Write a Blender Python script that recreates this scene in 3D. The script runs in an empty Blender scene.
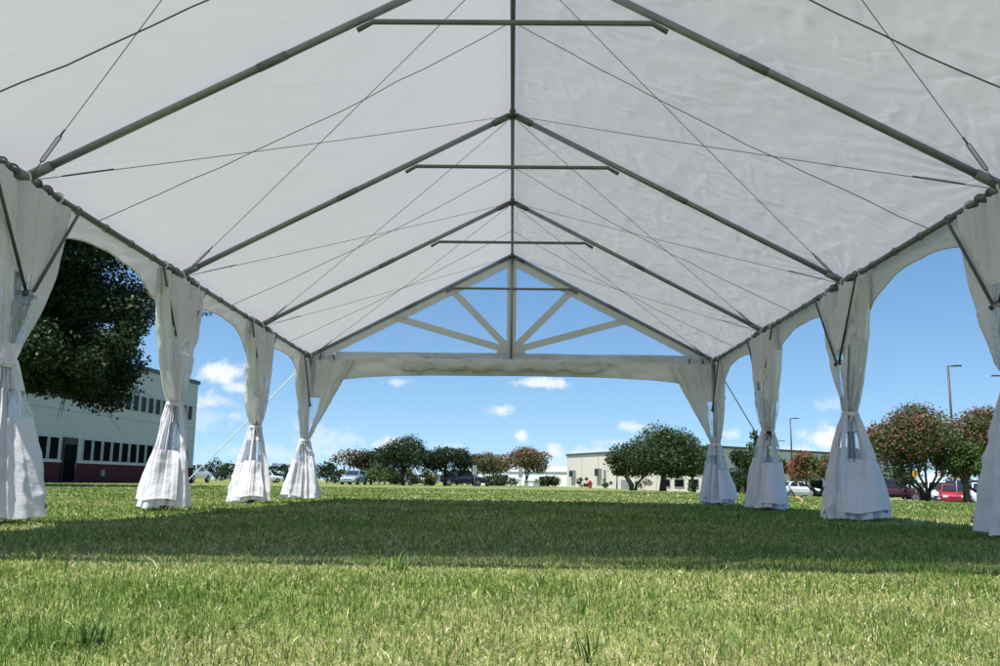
import bpy, math, random
import numpy as np
from mathutils import Vector, Matrix

sc = bpy.context.scene
COL = sc.collection
R = math.radians
PI = math.pi

# ------------------------------------------------------------------ camera
F_PX, PITCH, YAW, ROLL, CAM_X, CAM_H = 900.0, R(9.447), R(-0.8615), R(0.8014), 0.0306, 0.2855
cam_data = bpy.data.cameras.new('camera')
cam = bpy.data.objects.new('camera', cam_data)
COL.objects.link(cam)
cam_data.sensor_width = 36.0
cam_data.lens = 36.0 * F_PX / 1000.0
cam_data.clip_start = 0.02
cam_data.clip_end = 6000
_R = Vector((math.cos(YAW), -math.sin(YAW), 0))
_F0 = Vector((math.sin(YAW), math.cos(YAW), 0))
_F = _F0 * math.cos(PITCH) + Vector((0, 0, 1)) * math.sin(PITCH)
_U = Vector((0, 0, 1)) * math.cos(PITCH) - _F0 * math.sin(PITCH)
_r2 = _R * math.cos(ROLL) + _U * math.sin(ROLL)
_u2 = -_R * math.sin(ROLL) + _U * math.cos(ROLL)
M = Matrix.Identity(4)
for i in range(3):
    M[i][0], M[i][1], M[i][2] = _r2[i], _u2[i], -_F[i]
M[0][3], M[1][3], M[2][3] = CAM_X, 0, CAM_H
cam.matrix_world = M
sc.camera = cam

# ------------------------------------------------------------------ light, sky, exposure
SUN_DX, SUN_DY = 0.28, 0.28           # metres the shadow moves right / away per metre of height
SUN_DIR = Vector((SUN_DX, SUN_DY, -1)).normalized()
SUN_EL = math.asin(-SUN_DIR.z)
sun_d = bpy.data.lights.new('sun', 'SUN')
sun_d.energy = 4.9
sun_d.angle = R(0.53)
sun_d.color = (1.0, 0.955, 0.88)
sun = bpy.data.objects.new('sun', sun_d)
COL.objects.link(sun)
sun.rotation_euler = SUN_DIR.to_track_quat('-Z', 'Y').to_euler()
sun.location = (-20, -20, 60)

sc.view_settings.view_transform = 'Standard'
sc.view_settings.look = 'None'
sc.view_settings.exposure = 0.65
sc.view_settings.gamma = 1.0
sc.view_settings.use_curve_mapping = False
sc.render.engine = 'CYCLES'
sc.cycles.max_bounces = 10
sc.cycles.transparent_max_bounces = 24
sc.cycles.use_denoising = True
sc.cycles.sample_clamp_indirect = 6

SKY_STRENGTH = 0.105
world = bpy.data.worlds.new('World')
sc.world = world
world.use_nodes = True
wt = world.node_tree
wt.nodes.clear()
wN, wL = wt.nodes, wt.links
w_out = wN.new('ShaderNodeOutputWorld')
w_bg = wN.new('ShaderNodeBackground')
w_bg.inputs['Strength'].default_value = SKY_STRENGTH
wL.new(w_bg.outputs[0], w_out.inputs['Surface'])
sky = wN.new('ShaderNodeTexSky')
sky.sky_type = 'NISHITA'
sky.sun_disc = False
sky.sun_elevation = SUN_EL
sky.sun_rotation = R(225)
sky.air_density = 1.0
sky.dust_density = 0.0
sky.ozone_density = 1.6
w_tc = wN.new('ShaderNodeTexCoord')
w_lift = wN.new('ShaderNodeVectorMath')      # clear, dry air: look up the sky a little above the hazy horizon band
w_lift.operation = 'ADD'
w_lift.inputs[1].default_value = (0, 0, 0.10)
wL.new(w_tc.outputs['Generated'], w_lift.inputs[0])
w_nrm = wN.new('ShaderNodeVectorMath')
w_nrm.operation = 'NORMALIZE'
wL.new(w_lift.outputs[0], w_nrm.inputs[0])
wL.new(w_nrm.outputs[0], sky.inputs['Vector'])


def wmath(op, a, b=None, c=None):
    n = wN.new('ShaderNodeMath')
    n.operation = op
    for k, v in enumerate((a, b, c)):
        if v is None:
            continue
        if isinstance(v, (int, float)):
            n.inputs[k].default_value = v
        else:
            wL.new(v, n.inputs[k])
    return n.outputs[0]


def wnoise(scale, detail, rough, lac=2.0):
    n = wN.new('ShaderNodeTexNoise')
    n.inputs['Scale'].default_value = scale
    n.inputs['Detail'].default_value = detail
    n.inputs['Roughness'].default_value = rough
    wL.new(w_tc.outputs['Generated'], n.inputs['Vector'])
    return n.outputs['Fac']


n_big = wnoise(22, 6, 0.62)
n_fine = wnoise(75, 5, 0.6)
n_wob = wmath('ADD', wmath('MULTIPLY', wmath('SUBTRACT', n_big, 0.5), 2.2), wmath('MULTIPLY', wmath('SUBTRACT', n_fine, 0.5), 2.0))
# cumulus seen low over the field: azimuth (deg, right +), elevation, half width, half height, strength
CLOUDS = [(-18.0, 6.4, 1.8, .75, .9), (-18.6, 4.6, 1.5, .6, .7), (-16.9, 5.5, 1.3, .55, .7), (-17.4, 3.8, 1.0, .5, .6), (-20.6, 4.2, 1.4, .5, .4),
          (-19.0, 3.6, 3.6, 1.1, .3), (-11.5, 2.4, 3.5, 1.2, .4), (-15, 1.6, 6, .8, .35), (4, 1.2, 6, .7, .4), (-10.2, 2.6, 1.6, .55, .4), (-12.8, 3.2, 1.5, .5, .35), (-7.2, 2.2, 2.2, .65, .75), (-7.4, 6.2, 1.3, .35, .5), (-3.8, 2.2, 1.4, .4, .3),
          (-0.7, 4.55, 1.15, .5, .85), (0.7, 2.9, .75, .55, .85), (1.9, 6.3, 2.0, .42, .8), (2.6, 2.0, 1.1, .7, .75), (0.0, 1.6, 2.2, .4, .4), (5.0, 1.9, 2.0, .55, .55),
          (7.5, 3.6, 1.2, .45, .7), (6.3, 2.6, 1.7, .4, .4), (9.5, 2.8, 2.0, .6, .5), (13.6, 3.1, 1.2, .5, .6), (18.9, 2.9, 1.45, 1.0, 1.0),
          (17.6, 2.2, 1.9, .5, .55), (19.6, 4.9, 1.5, .45, .28), (26.0, 3.0, 2.6, .7, .5), (-28, 4.2, 3.0, 1.0, .7), (-38, 6, 4, 1.4, .8), (40, 5, 4, 1.4, .8), (33, 8.0, 3, .8, .35),
          (-60, 7, 6, 2.0, .9), (65, 8, 6, 2.0, .9), (110, 7, 8, 2.5, .9), (-110, 9, 8, 2.5, .9), (170, 8, 10, 3, .9)]
acc = None
for az, el, rw, rh, st in CLOUDS:
    a, e = R(az), R(el)
    c = Vector((math.sin(a) * math.cos(e), math.cos(a) * math.cos(e), math.sin(e)))
    rt = Vector((math.cos(a), -math.sin(a), 0))
    up = rt.cross(c)
    up = -up if up.z < 0 else up
    comps = []
    for ax, rr in ((rt, rw), (up, rh)):
        d = wN.new('ShaderNodeVectorMath')
        d.operation = 'DOT_PRODUCT'
        wL.new(w_tc.outputs['Generated'], d.inputs[0])
        d.inputs[1].default_value = ax
        s = wmath('MULTIPLY_ADD', d.outputs['Value'], 1 / math.sin(R(rr)), -c.dot(ax) / math.sin(R(rr)))
        comps.append(wmath('MULTIPLY', s, s))
    d = wN.new('ShaderNodeVectorMath')
    d.operation = 'DOT_PRODUCT'
    wL.new(w_tc.outputs['Generated'], d.inputs[0])
    d.inputs[1].default_value = c
    front = wmath('GREATER_THAN', d.outputs['Value'], 0.5)
    r2 = wmath('SQRT', wmath('ADD', comps[0], comps[1]))
    v = wmath('SUBTRACT', wmath('ADD', 0.75, n_wob), r2)
    mr = wN.new('ShaderNodeMapRange')
    mr.interpolation_type = 'SMOOTHSTEP'
    wL.new(v, mr.inputs['Value'])
    mr.inputs['From Min'].default_value = -0.25
    mr.inputs['From Max'].default_value = 0.72
    mr.inputs['To Max'].default_value = min(1.0, st * 1.05)
    v = wmath('MULTIPLY', mr.outputs['Result'], front)
    acc = v if acc is None else wmath('MAXIMUM', acc, v)
w_mix = wN.new('ShaderNodeMix')
w_mix.data_type = 'RGBA'
wL.new(acc, w_mix.inputs[0])
w_hsv = wN.new('ShaderNodeHueSaturation')
w_hsv.inputs['Saturation'].default_value = 1.16
w_hsv.inputs['Hue'].default_value = 0.496
w_hsv.inputs['Value'].default_value = 1.0
wL.new(sky.outputs[0], w_hsv.inputs['Color'])
wL.new(w_hsv.outputs[0], w_mix.inputs[6])
w_mix.inputs[7].default_value = (6.0, 6.25, 6.6, 1)
wL.new(w_mix.outputs[2], w_bg.inputs['Color'])
world.cycles.sampling_method = 'MANUAL'
world.cycles.sample_map_resolution = 512

# ------------------------------------------------------------------ helpers


def ss(a, b, x):
    t = np.clip((np.asarray(x, float) - a) / (b - a), 0, 1)
    return t * t * (3 - 2 * t)


def gz(x, y):
    """height of the ground"""
    x = np.asarray(x, float)
    y = np.asarray(y, float)
    s = np.log1p(np.exp(np.clip((x - 11) / 2.0, -30, 30))) * 2.0
    z = -0.036 * np.minimum(s, 24) - 0.0016 * np.clip(y - 14, 0, 140)
    return z


def X(u, d):
    """sideways position of something seen at column u, d metres ahead"""
    return CAM_X + d * math.tan(YAW + math.atan((u + 2 - 500) * math.cos(PITCH) / F_PX))


class MB:
    def __init__(s):
        s.v, s.f = [], []

    def add(s, verts, faces):
        o = len(s.v)
        s.v.extend([tuple(p) for p in verts])
        s.f.extend([tuple(i + o for i in f) for f in faces])
        return s

    def box(s, c, d, rz=0.0, taper=1.0):
        hx, hy, hz = d[0] / 2, d[1] / 2, d[2] / 2
        cr, sr = math.cos(rz), math.sin(rz)
        vs = []
        for z, k in ((-hz, 1.0), (hz, taper)):
            for x, y in ((-hx, -hy), (hx, -hy), (hx, hy), (-hx, hy)):
                x, y = x * k, y * k
                vs.append((c[0] + x * cr - y * sr, c[1] + x * sr + y * cr, c[2] + z))
        return s.add(vs, [(3, 2, 1, 0), (4, 5, 6, 7), (0, 1, 5, 4), (1, 2, 6, 5), (2, 3, 7, 6), (3, 0, 4, 7)])

    def tube(s, pts, rad, seg=10, caps=True):
        pts = [Vector(p) for p in pts]
        if not isinstance(rad, (list, tuple)):
            rad = [rad] * len(pts)
        o = len(s.v)
        n = len(pts)
        prev = None
        for i, p in enumerate(pts):
            t = (pts[min(i + 1, n - 1)] - pts[max(i - 1, 0)]).normalized()
            if prev is None:
                a = Vector((0, 0, 1)) if abs(t.z) < .9 else Vector((1, 0, 0))
                e1 = t.cross(a).normalized()
            else:
                e1 = (prev - t * prev.dot(t)).normalized()
            prev = e1
            e2 = t.cross(e1)
            for k in range(seg):
                an = 2 * PI * k / seg
                s.v.append(tuple(p + (e1 * math.cos(an) + e2 * math.sin(an)) * rad[i]))
        for i in range(n - 1):
            for k in range(seg):
                a, b = o + i * seg + k, o + i * seg + (k + 1) % seg
                s.f.append((a, b, b + seg, a + seg))
        if caps:
            s.f.append(tuple(o + k for k in range(seg))[::-1])
            s.f.append(tuple(o + (n - 1) * seg + k for k in range(seg)))
        return s

    def ring(s, c, axis, r, rr, seg=16, sec=6, sx=1.0):
        axis = Vector(axis).normalized()
        a = Vector((0, 0, 1)) if abs(axis.z) < .9 else Vector((1, 0, 0))
        e1 = axis.cross(a).normalized()
        e2 = axis.cross(e1)
        o = len(s.v)
        for i in range(seg):
            an = 2 * PI * i / seg
            d = e1 * math.cos(an) * sx + e2 * math.sin(an)
            for k in range(sec):
                b = 2 * PI * k / sec
                s.v.append(tuple(Vector(c) + d * (r + rr * math.cos(b)) + axis * rr * math.sin(b)))
        for i in range(seg):
            for k in range(sec):
                s.f.append((o + i * sec + k, o + ((i + 1) % seg) * sec + k, o + ((i + 1) % seg) * sec + (k + 1) % sec, o + i * sec + (k + 1) % sec))
        return s

    def disc(s, c, axis, r, seg=16):
        axis = Vector(axis).normalized()
        a = Vector((0, 0, 1)) if abs(axis.z) < .9 else Vector((1, 0, 0))
        e1 = axis.cross(a).normalized()
        e2 = axis.cross(e1)
        return s.add([Vector(c) + (e1 * math.cos(2 * PI * i / seg) + e2 * math.sin(2 * PI * i / seg)) * r for i in range(seg)], [tuple(range(seg))])

    def build(s, name, m, parent=None, smooth=False):
        me = bpy.data.meshes.new(name)
        me.from_pydata(s.v, [], s.f)
        me.materials.append(m)
        if smooth:
            me.polygons.foreach_set('use_smooth', [True] * len(me.polygons))
        me.update()
        o = bpy.data.objects.new(name, me)
        COL.objects.link(o)
        if parent:
            o.parent = parent
        return o


def np_mesh(name, verts, quads, m, parent=None, smooth=False, col=None, tris=None):
    me = bpy.data.meshes.new(name)
    verts = np.asarray(verts, np.float32)
    quads = np.asarray(quads, np.int32).reshape(-1, 4)
    nq = len(quads)
    nt = 0 if tris is None else len(tris)
    me.vertices.add(len(verts))
    me.vertices.foreach_set('co', verts.ravel())
    idx = quads.ravel()
    starts = np.arange(nq, dtype=np.int32) * 4
    if nt:
        tris = np.asarray(tris, np.int32)
        idx = np.concatenate([idx, tris.ravel()])
        starts = np.concatenate([starts, nq * 4 + np.arange(nt, dtype=np.int32) * 3])
    me.loops.add(len(idx))
    me.loops.foreach_set('vertex_index', idx.astype(np.int32))
    me.polygons.add(nq + nt)
    me.polygons.foreach_set('loop_start', starts)
    if smooth:
        me.polygons.foreach_set('use_smooth', np.ones(nq + nt, bool))
    me.update(calc_edges=True)
    me.validate()
    if col is not None:
        a = me.color_attributes.new('tint', 'FLOAT_COLOR', 'POINT')
        c4 = np.ones((len(verts), 4), np.float32)
        c4[:, :3] = col
        a.data.foreach_set('color', c4.ravel())
    me.materials.append(m)
    o = bpy.data.objects.new(name, me)
    COL.objects.link(o)
    if parent:
        o.parent = parent
    return o


def thing(name, label, cat, loc=(0, 0, 0), rz=0.0, group=None):
    o = bpy.data.objects.new(name, None)
    COL.objects.link(o)
    o.location = loc
    o.rotation_euler = (0, 0, rz)
    o.empty_display_size = .2
    o['label'] = label
    o['category'] = cat
    if group:
        o['group'] = group
    return o


def structure(o):
    o['kind'] = 'structure'
    return o


def lattice2(rng, u, v, period_u=None):
    """smooth random lattice noise in -1..1"""
    u = np.asarray(u, float)
    v = np.asarray(v, float)
    g = rng.uniform(-1, 1, (128, 128))
    iu, iv = np.floor(u).astype(int), np.floor(v).astype(int)
    fu, fv = u - iu, v - iv
    fu = fu * fu * (3 - 2 * fu)
    fv = fv * fv * (3 - 2 * fv)
    pu = period_u or 128
    a = g[iu % pu, iv % 128]
    b = g[(iu + 1) % pu, iv % 128]
    c = g[iu % pu, (iv + 1) % 128]
    d = g[(iu + 1) % pu, (iv + 1) % 128]
    return (a * (1 - fu) + b * fu) * (1 - fv) + (c * (1 - fu) + d * fu) * fv


# ------------------------------------------------------------------ materials


class NT:
    def __init__(s, name):
        s.m = bpy.data.materials.new(name)
        s.m.use_nodes = True
        s.t = s.m.node_tree
        s.t.nodes.clear()
        s.out = s.t.nodes.new('ShaderNodeOutputMaterial')
        s.tc = s.t.nodes.new('ShaderNodeTexCoord')

    def n(s, kind, **kw):
        nd = s.t.nodes.new(kind)
        for k, v in kw.items():
            if k in nd.bl_rna.properties:
                setattr(nd, k, v)
        return nd

    def l(s, a, b):
        s.t.links.new(a, b)

    def noise(s, scale, detail=4, rough=.55, vec=None, mapping=None):
        nd = s.n('ShaderNodeTexNoise')
        nd.inputs['Scale'].default_value = scale
        nd.inputs['Detail'].default_value = detail
        nd.inputs['Roughness'].default_value = rough
        src = vec or s.tc.outputs['Object']
        if mapping:
            mp = s.n('ShaderNodeMapping')
            mp.inputs['Scale'].default_value = mapping
            s.l(src, mp.inputs['Vector'])
            src = mp.outputs[0]
        s.l(src, nd.inputs['Vector'])
        return nd.outputs['Fac']

    def ramp(s, fac, stops):
        r = s.n('ShaderNodeValToRGB')
        el = r.color_ramp.elements
        while len(el) < len(stops):
            el.new(.5)
        for e, (p, c) in zip(el, stops):
            e.position = p
            e.color = (*c, 1) if len(c) == 3 else c
        s.l(fac, r.inputs['Fac'])
        return r.outputs['Color']

    def bump(s, h, strength, dist):
        b = s.n('ShaderNodeBump')
        b.inputs['Strength'].default_value = strength
        b.inputs['Distance'].default_value = dist
        s.l(h, b.inputs['Height'])
        return b.outputs['Normal']

    def math(s, op, a, b=None):
        nd = s.n('ShaderNodeMath', operation=op)
        for k, v in enumerate((a, b)):
            if v is None:
                continue
            if isinstance(v, (int, float)):
                nd.inputs[k].default_value = v
            else:
                s.l(v, nd.inputs[k])
        return nd.outputs[0]

    def mix(s, f, a, b):
        nd = s.n('ShaderNodeMix', data_type='RGBA')
        for sock, v in ((nd.inputs[0], f), (nd.inputs[6], a), (nd.inputs[7], b)):
            if isinstance(v, (int, float)):
                sock.default_value = v
            elif isinstance(v, tuple):
                sock.default_value = (*v, 1)
            else:
                s.l(v, sock)
        return nd.outputs[2]

    def principled(s, col, rough=.5, metal=0.0, spec=.5, normal=None):
        p = s.n('ShaderNodeBsdfPrincipled')
        if isinstance(col, tuple):
            p.inputs['Base Color'].default_value = (*col, 1)
        else:
            s.l(col, p.inputs['Base Color'])
        if isinstance(rough, (int, float)):
            p.inputs['Roughness'].default_value = rough
        else:
            s.l(rough, p.inputs['Roughness'])
        p.inputs['Metallic'].default_value = metal
        p.inputs['Specular IOR Level'].default_value = spec
        if normal is not None:
            s.l(normal, p.inputs['Normal'])
        return p.outputs[0]

    def mixsh(s, f, a, b):
        nd = s.n('ShaderNodeMixShader')
        if isinstance(f, (int, float)):
            nd.inputs[0].default_value = f
        else:
            s.l(f, nd.inputs[0])
        s.l(a, nd.inputs[1])
        s.l(b, nd.inputs[2])
        return nd.outputs[0]

    def done(s, sh):
        s.l(sh, s.out.inputs['Surface'])
        return s.m


def simple(name, col, rough=.5, metal=0.0, spec=.5, var=.12, scale=6.0, bump=0.0, bscale=40.0):
    t = NT(name)
    d = tuple(c * (1 - var) for c in col)
    u = tuple(min(1, c * (1 + var)) for c in col)
    c = t.ramp(t.noise(scale, 5), [(.3, d), (.7, u)])
    nm = t.bump(t.noise(bscale, 4), bump, .01) if bump else None
    return t.done(t.principled(c, rough, metal, spec, nm))


def vinyl(name, base, trans, tcol, rough=.42, wr=.5, fine=18.0, dist=.012, stretch=(1, 1, 1), spec=.35):
    """tent vinyl: diffuse sheet that lets some light through, creased"""
    t = NT(name)
    big = t.noise(2.2, 3, .5, mapping=stretch)
    n1 = t.noise(fine, 4, .6, mapping=stretch)
    ridge = t.math('ABSOLUTE', t.math('SUBTRACT', t.noise(5.5, 3, .55, mapping=stretch), .5))
    h = t.math('ADD', t.math('MULTIPLY', ridge, -1.2), t.math('MULTIPLY', n1, .25))
    nm = t.bump(h, wr, dist)
    dirt = t.ramp(big, [(.25, tuple(c * .93 for c in base)), (.65, base)])
    p = t.principled(dirt, rough, 0, spec, nm)
    tr = t.n('ShaderNodeBsdfTranslucent')
    tr.inputs['Color'].default_value = (*tcol, 1)
    t.l(nm, tr.inputs['Normal'])
    return t.done(t.mixsh(trans, p, tr.outputs[0]))


def roofmat():
    t = NT('roof_vinyl')
    base = t.ramp(t.noise(1.3, 4, .6), [(.25, (.70, .675, .725)), (.65, (.76, .735, .795))])
    def ridged(scale, detail, mp=None):
        nd = t.n('ShaderNodeTexNoise', noise_type='RIDGED_MULTIFRACTAL')
        nd.inputs['Scale'].default_value = scale
        nd.inputs['Detail'].default_value = detail
        nd.inputs['Roughness'].default_value = .55
        src = t.tc.outputs['Object']
        if mp:
            m_ = t.n('ShaderNodeMapping')
            m_.inputs['Scale'].default_value = mp
            m_.inputs['Rotation'].default_value = (0, 0, .5)
            t.l(src, m_.inputs['Vector'])
            src = m_.outputs[0]
        t.l(src, nd.inputs['Vector'])
        return nd.outputs['Fac']
    h = t.math('ADD', t.math('MULTIPLY', ridged(1.6, 3, (1, .45, 1)), .55), t.math('MULTIPLY', ridged(4.2, 4, (1.2, .6, 1)), .30))
    h = t.math('ADD', h, t.math('MULTIPLY', t.noise(30, 3), .05))
    sp = t.n('ShaderNodeSeparateXYZ')
    t.l(t.tc.outputs['Object'], sp.inputs[0])
    mr = t.n('ShaderNodeMapRange')
    t.l(sp.outputs['X'], mr.inputs['Value'])
    mr.inputs['From Min'].default_value = -.2
    mr.inputs['From Max'].default_value = .4
    mr.inputs['To Min'].default_value = .22
    mr.inputs['To Max'].default_value = 1.0
    h = t.math('MULTIPLY', h, mr.outputs['Result'])
    nm = t.bump(h, .55, .05)
    p = t.principled(base, .5, 0, .2, nm)
    tr = t.n('ShaderNodeBsdfTranslucent')
    tr.inputs['Color'].default_value = (.66, .645, .70, 1)
    t.l(nm, tr.inputs['Normal'])
    return t.done(t.mixsh(.27, p, tr.outputs[0]))


def film(name, clear=.82, tint=(.93, .965, 1.0), bumpy=.6):
    t = NT(name)
    tr = t.n('ShaderNodeBsdfTransparent')
    tr.inputs['Color'].default_value = (*tint, 1)
    ridge = t.math('ABSOLUTE', t.math('SUBTRACT', t.noise(7, 4, .6), .5))
    nm = t.bump(ridge, bumpy, .02)
    gl = t.n('ShaderNodeBsdfGlossy')
    gl.inputs['Roughness'].default_value = .12
    gl.inputs['Color'].default_value = (1, 1, 1, 1)
    t.l(nm, gl.inputs['Normal'])
    df = t.n('ShaderNodeBsdfDiffuse')
    df.inputs['Color'].default_value = (.7, .75, .8, 1)
    a = t.mixsh(.45, gl.outputs[0], df.outputs[0])
    lw = t.n('ShaderNodeLayerWeight')
    lw.inputs['Blend'].default_value = .25
    t.l(nm, lw.inputs['Normal'])
    f = t.math('ADD', t.math('MULTIPLY', lw.outputs['Fresnel'], .5), 1 - clear)
    return t.done(t.mixsh(f, tr.outputs[0], a))


def leafmat(name, trans=.3, rough=.5):
    t = NT(name)
    at = t.n('ShaderNodeAttribute', attribute_name='tint')
    p = t.principled(at.outputs['Color'], rough, 0, .3)
    tr = t.n('ShaderNodeBsdfTranslucent')
    t.l(at.outputs['Color'], tr.inputs['Color'])
    return t.done(t.mixsh(trans, p, tr.outputs[0]))


M_ROOF = roofmat()
M_CURT = vinyl('curtain_vinyl', (.81, .795, .845), .20, (.77, .76, .82), rough=.30, wr=.8, fine=30, dist=.014, spec=.5)
M_VAL = vinyl('valance_vinyl', (.74, .725, .75), .22, (.66, .65, .68), rough=.42, wr=.45, fine=24, dist=.012)
M_STRIP = vinyl('strip_vinyl', (.68, .68, .68), .25, (.6, .6, .6), rough=.45, wr=.6, fine=24, dist=.012)
M_FILM = film('clear_window_film', .80)
M_GFILM = film('gable_window_film', .95, (.94, .97, 1.0), .4)
M_PIPE = simple('galvanised_pipe', (.24, .25, .258), .4, .35, .5, .15, 9)
M_DARKPIPE = simple('weathered_pipe', (.17, .178, .182), .5, .4, .5, .2, 9)
M_WIRE = simple('steel_cable', (.10, .10, .105), .5, .5, .4, .1, 20)
M_STRAP = simple('grey_webbing', (.16, .16, .16), .8, 0, .2, .1, 30)
M_WSTRAP = simple('white_webbing', (.75, .75, .73), .7, 0, .2, .08, 30)
M_BLACK = simple('black_rubber', (.02, .02, .02), .6, 0, .4, .2, 20)
M_EYE = simple('metal_eyelet', (.22, .22, .22), .4, .7, .5, .1, 30)
M_YELLOW = simple('yellow_webbing', (.62, .40, .12), .7, 0, .2, .1, 20)

# ------------------------------------------------------------------ ground


def ground_mat():
    t = NT('lawn_soil')
    a = t.noise(.9, 6, .62)
    b = t.noise(14, 4, .6)
    c = t.noise(.12, 4, .6, mapping=(.5, 1.4, 1))
    green = t.ramp(b, [(.3, (.10, .145, .030)), (.7, (.17, .215, .06))])
    dry = t.ramp(b, [(.3, (.22, .23, .075)), (.7, (.30, .30, .11))])
    f = t.ramp(t.math('ADD', t.math('MULTIPLY', a, .55), t.math('MULTIPLY', c, .55)), [(.45, (.1, .1, .1)), (.68, (.75, .75, .75))])
    nm = t.bump(b, .8, .05)
    return t.done(t.principled(t.mix(f, green, dry), .9, 0, .15, nm))


def axis_pts(lo, hi, near, step, grow):
    v = [0.0]
    s = step
    while v[-1] < hi:
        if v[-1] > near:
            s *= grow
        v.append(v[-1] + s)
    p = v
    v = [0.0]
    s = step
    while v[-1] > lo:
        if v[-1] < -near:
            s *= grow
        v.append(v[-1] - s)
    return np.array(sorted(set(v + p)))


xs = axis_pts(-1600, 1600, 40, 1.0, 1.25)
ys = axis_pts(-300, 2600, 60, 1.0, 1.25)
gx, gy = np.meshgrid(xs, ys)
gv = np.stack([gx, gy, gz(gx, gy)], -1).reshape(-1, 3)
nx, ny = len(xs), len(ys)
ii = (np.arange(ny - 1)[:, None] * nx + np.arange(nx - 1)[None]).ravel()
ground = structure(np_mesh('ground', gv, np.stack([ii, ii + 1, ii + nx + 1, ii + nx], 1), ground_mat(), smooth=True))


def strip(name, pts, w, m, lift=.004, thick=None, n=30):
    """a sheet following the terrain along a polyline"""
    P = [Vector((p[0], p[1], 0)) for p in pts]
    out = []
    for a, b in zip(P[:-1], P[1:]):
        for i in range(n):
            out.append(a.lerp(b, i / n))
    out.append(P[-1])
    mb = MB()
    ring = []
    for i, p in enumerate(out):
        t = (out[min(i + 1, len(out) - 1)] - out[max(i - 1, 0)]).normalized()
        s = Vector((-t.y, t.x, 0)) * w / 2
        a, b = p + s, p - s
        za, zb = float(gz(a.x, a.y)), float(gz(b.x, b.y))
        if thick:
            z = max(za, zb) + thick
            ring.append([(a.x, a.y, za - .1), (a.x, a.y, z), (b.x, b.y, z), (b.x, b.y, zb - .1)])
        else:
            ring.append([(a.x, a.y, za + lift), (b.x, b.y, zb + lift)])
    k = len(ring[0])
    vs = [v for r in ring for v in r]
    fs = []
    for i in range(len(ring) - 1):
        for j in range(k - 1):
            fs.append((i * k + j, i * k + j + 1, (i + 1) * k + j + 1, (i + 1) * k + j))
    mb.add(vs, fs)
    return structure(mb.build(name, m))


M_ASPH = simple('asphalt', (.055, .055, .057), .85, 0, .3, .25, 3, .4, 60)
M_CONC = simple('concrete_kerb', (.46, .44, .39), .85, 0, .3, .12, 5, .3, 50)
M_DRY = simple('bare_dry_soil', (.40, .33, .19), .95, 0, .1, .2, 6, .5, 40)

# parking lot beyond the crape myrtles on the right, its kerb, and the street across the field


def sheet(name, corners, m, nx=40, ny=20, lift=.004):
    a, b, c, d = [np.array(p, float) for p in corners]
    U, V = np.meshgrid(np.linspace(0, 1, nx), np.linspace(0, 1, ny))
    P = (a * (1 - U[..., None]) + b * U[..., None]) * (1 - V[..., None]) + (d * (1 - U[..., None]) + c * U[..., None]) * V[..., None]
    vs = np.concatenate([P, (gz(P[..., 0], P[..., 1]) + lift)[..., None]], -1).reshape(-1, 3)
    i = (np.arange(ny - 1)[:, None] * nx + np.arange(nx - 1)[None]).ravel()
    return structure(np_mesh(name, vs, np.stack([i, i + 1, i + nx + 1, i + nx], 1), m))


sheet('parking_lot', [(X(840, 52), 52.0), (75, 34), (95, 90), (34, 100)], M_ASPH)
strip('kerb', [(X(840, 51), 51.5), (X(1120, 42), 42)], .25, M_CONC, thick=.13)
sheet('street', [(-120, 108), (2, 104), (2, 113), (-120, 117)], M_ASPH, 60, 6)
strip('path', [(X(296, 24), 24.2), (X(375, 23.6), 23.8), (X(470, 23.0), 23.2)], .16, M_DRY, lift=.02)

# ------------------------------------------------------------------ grass


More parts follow.
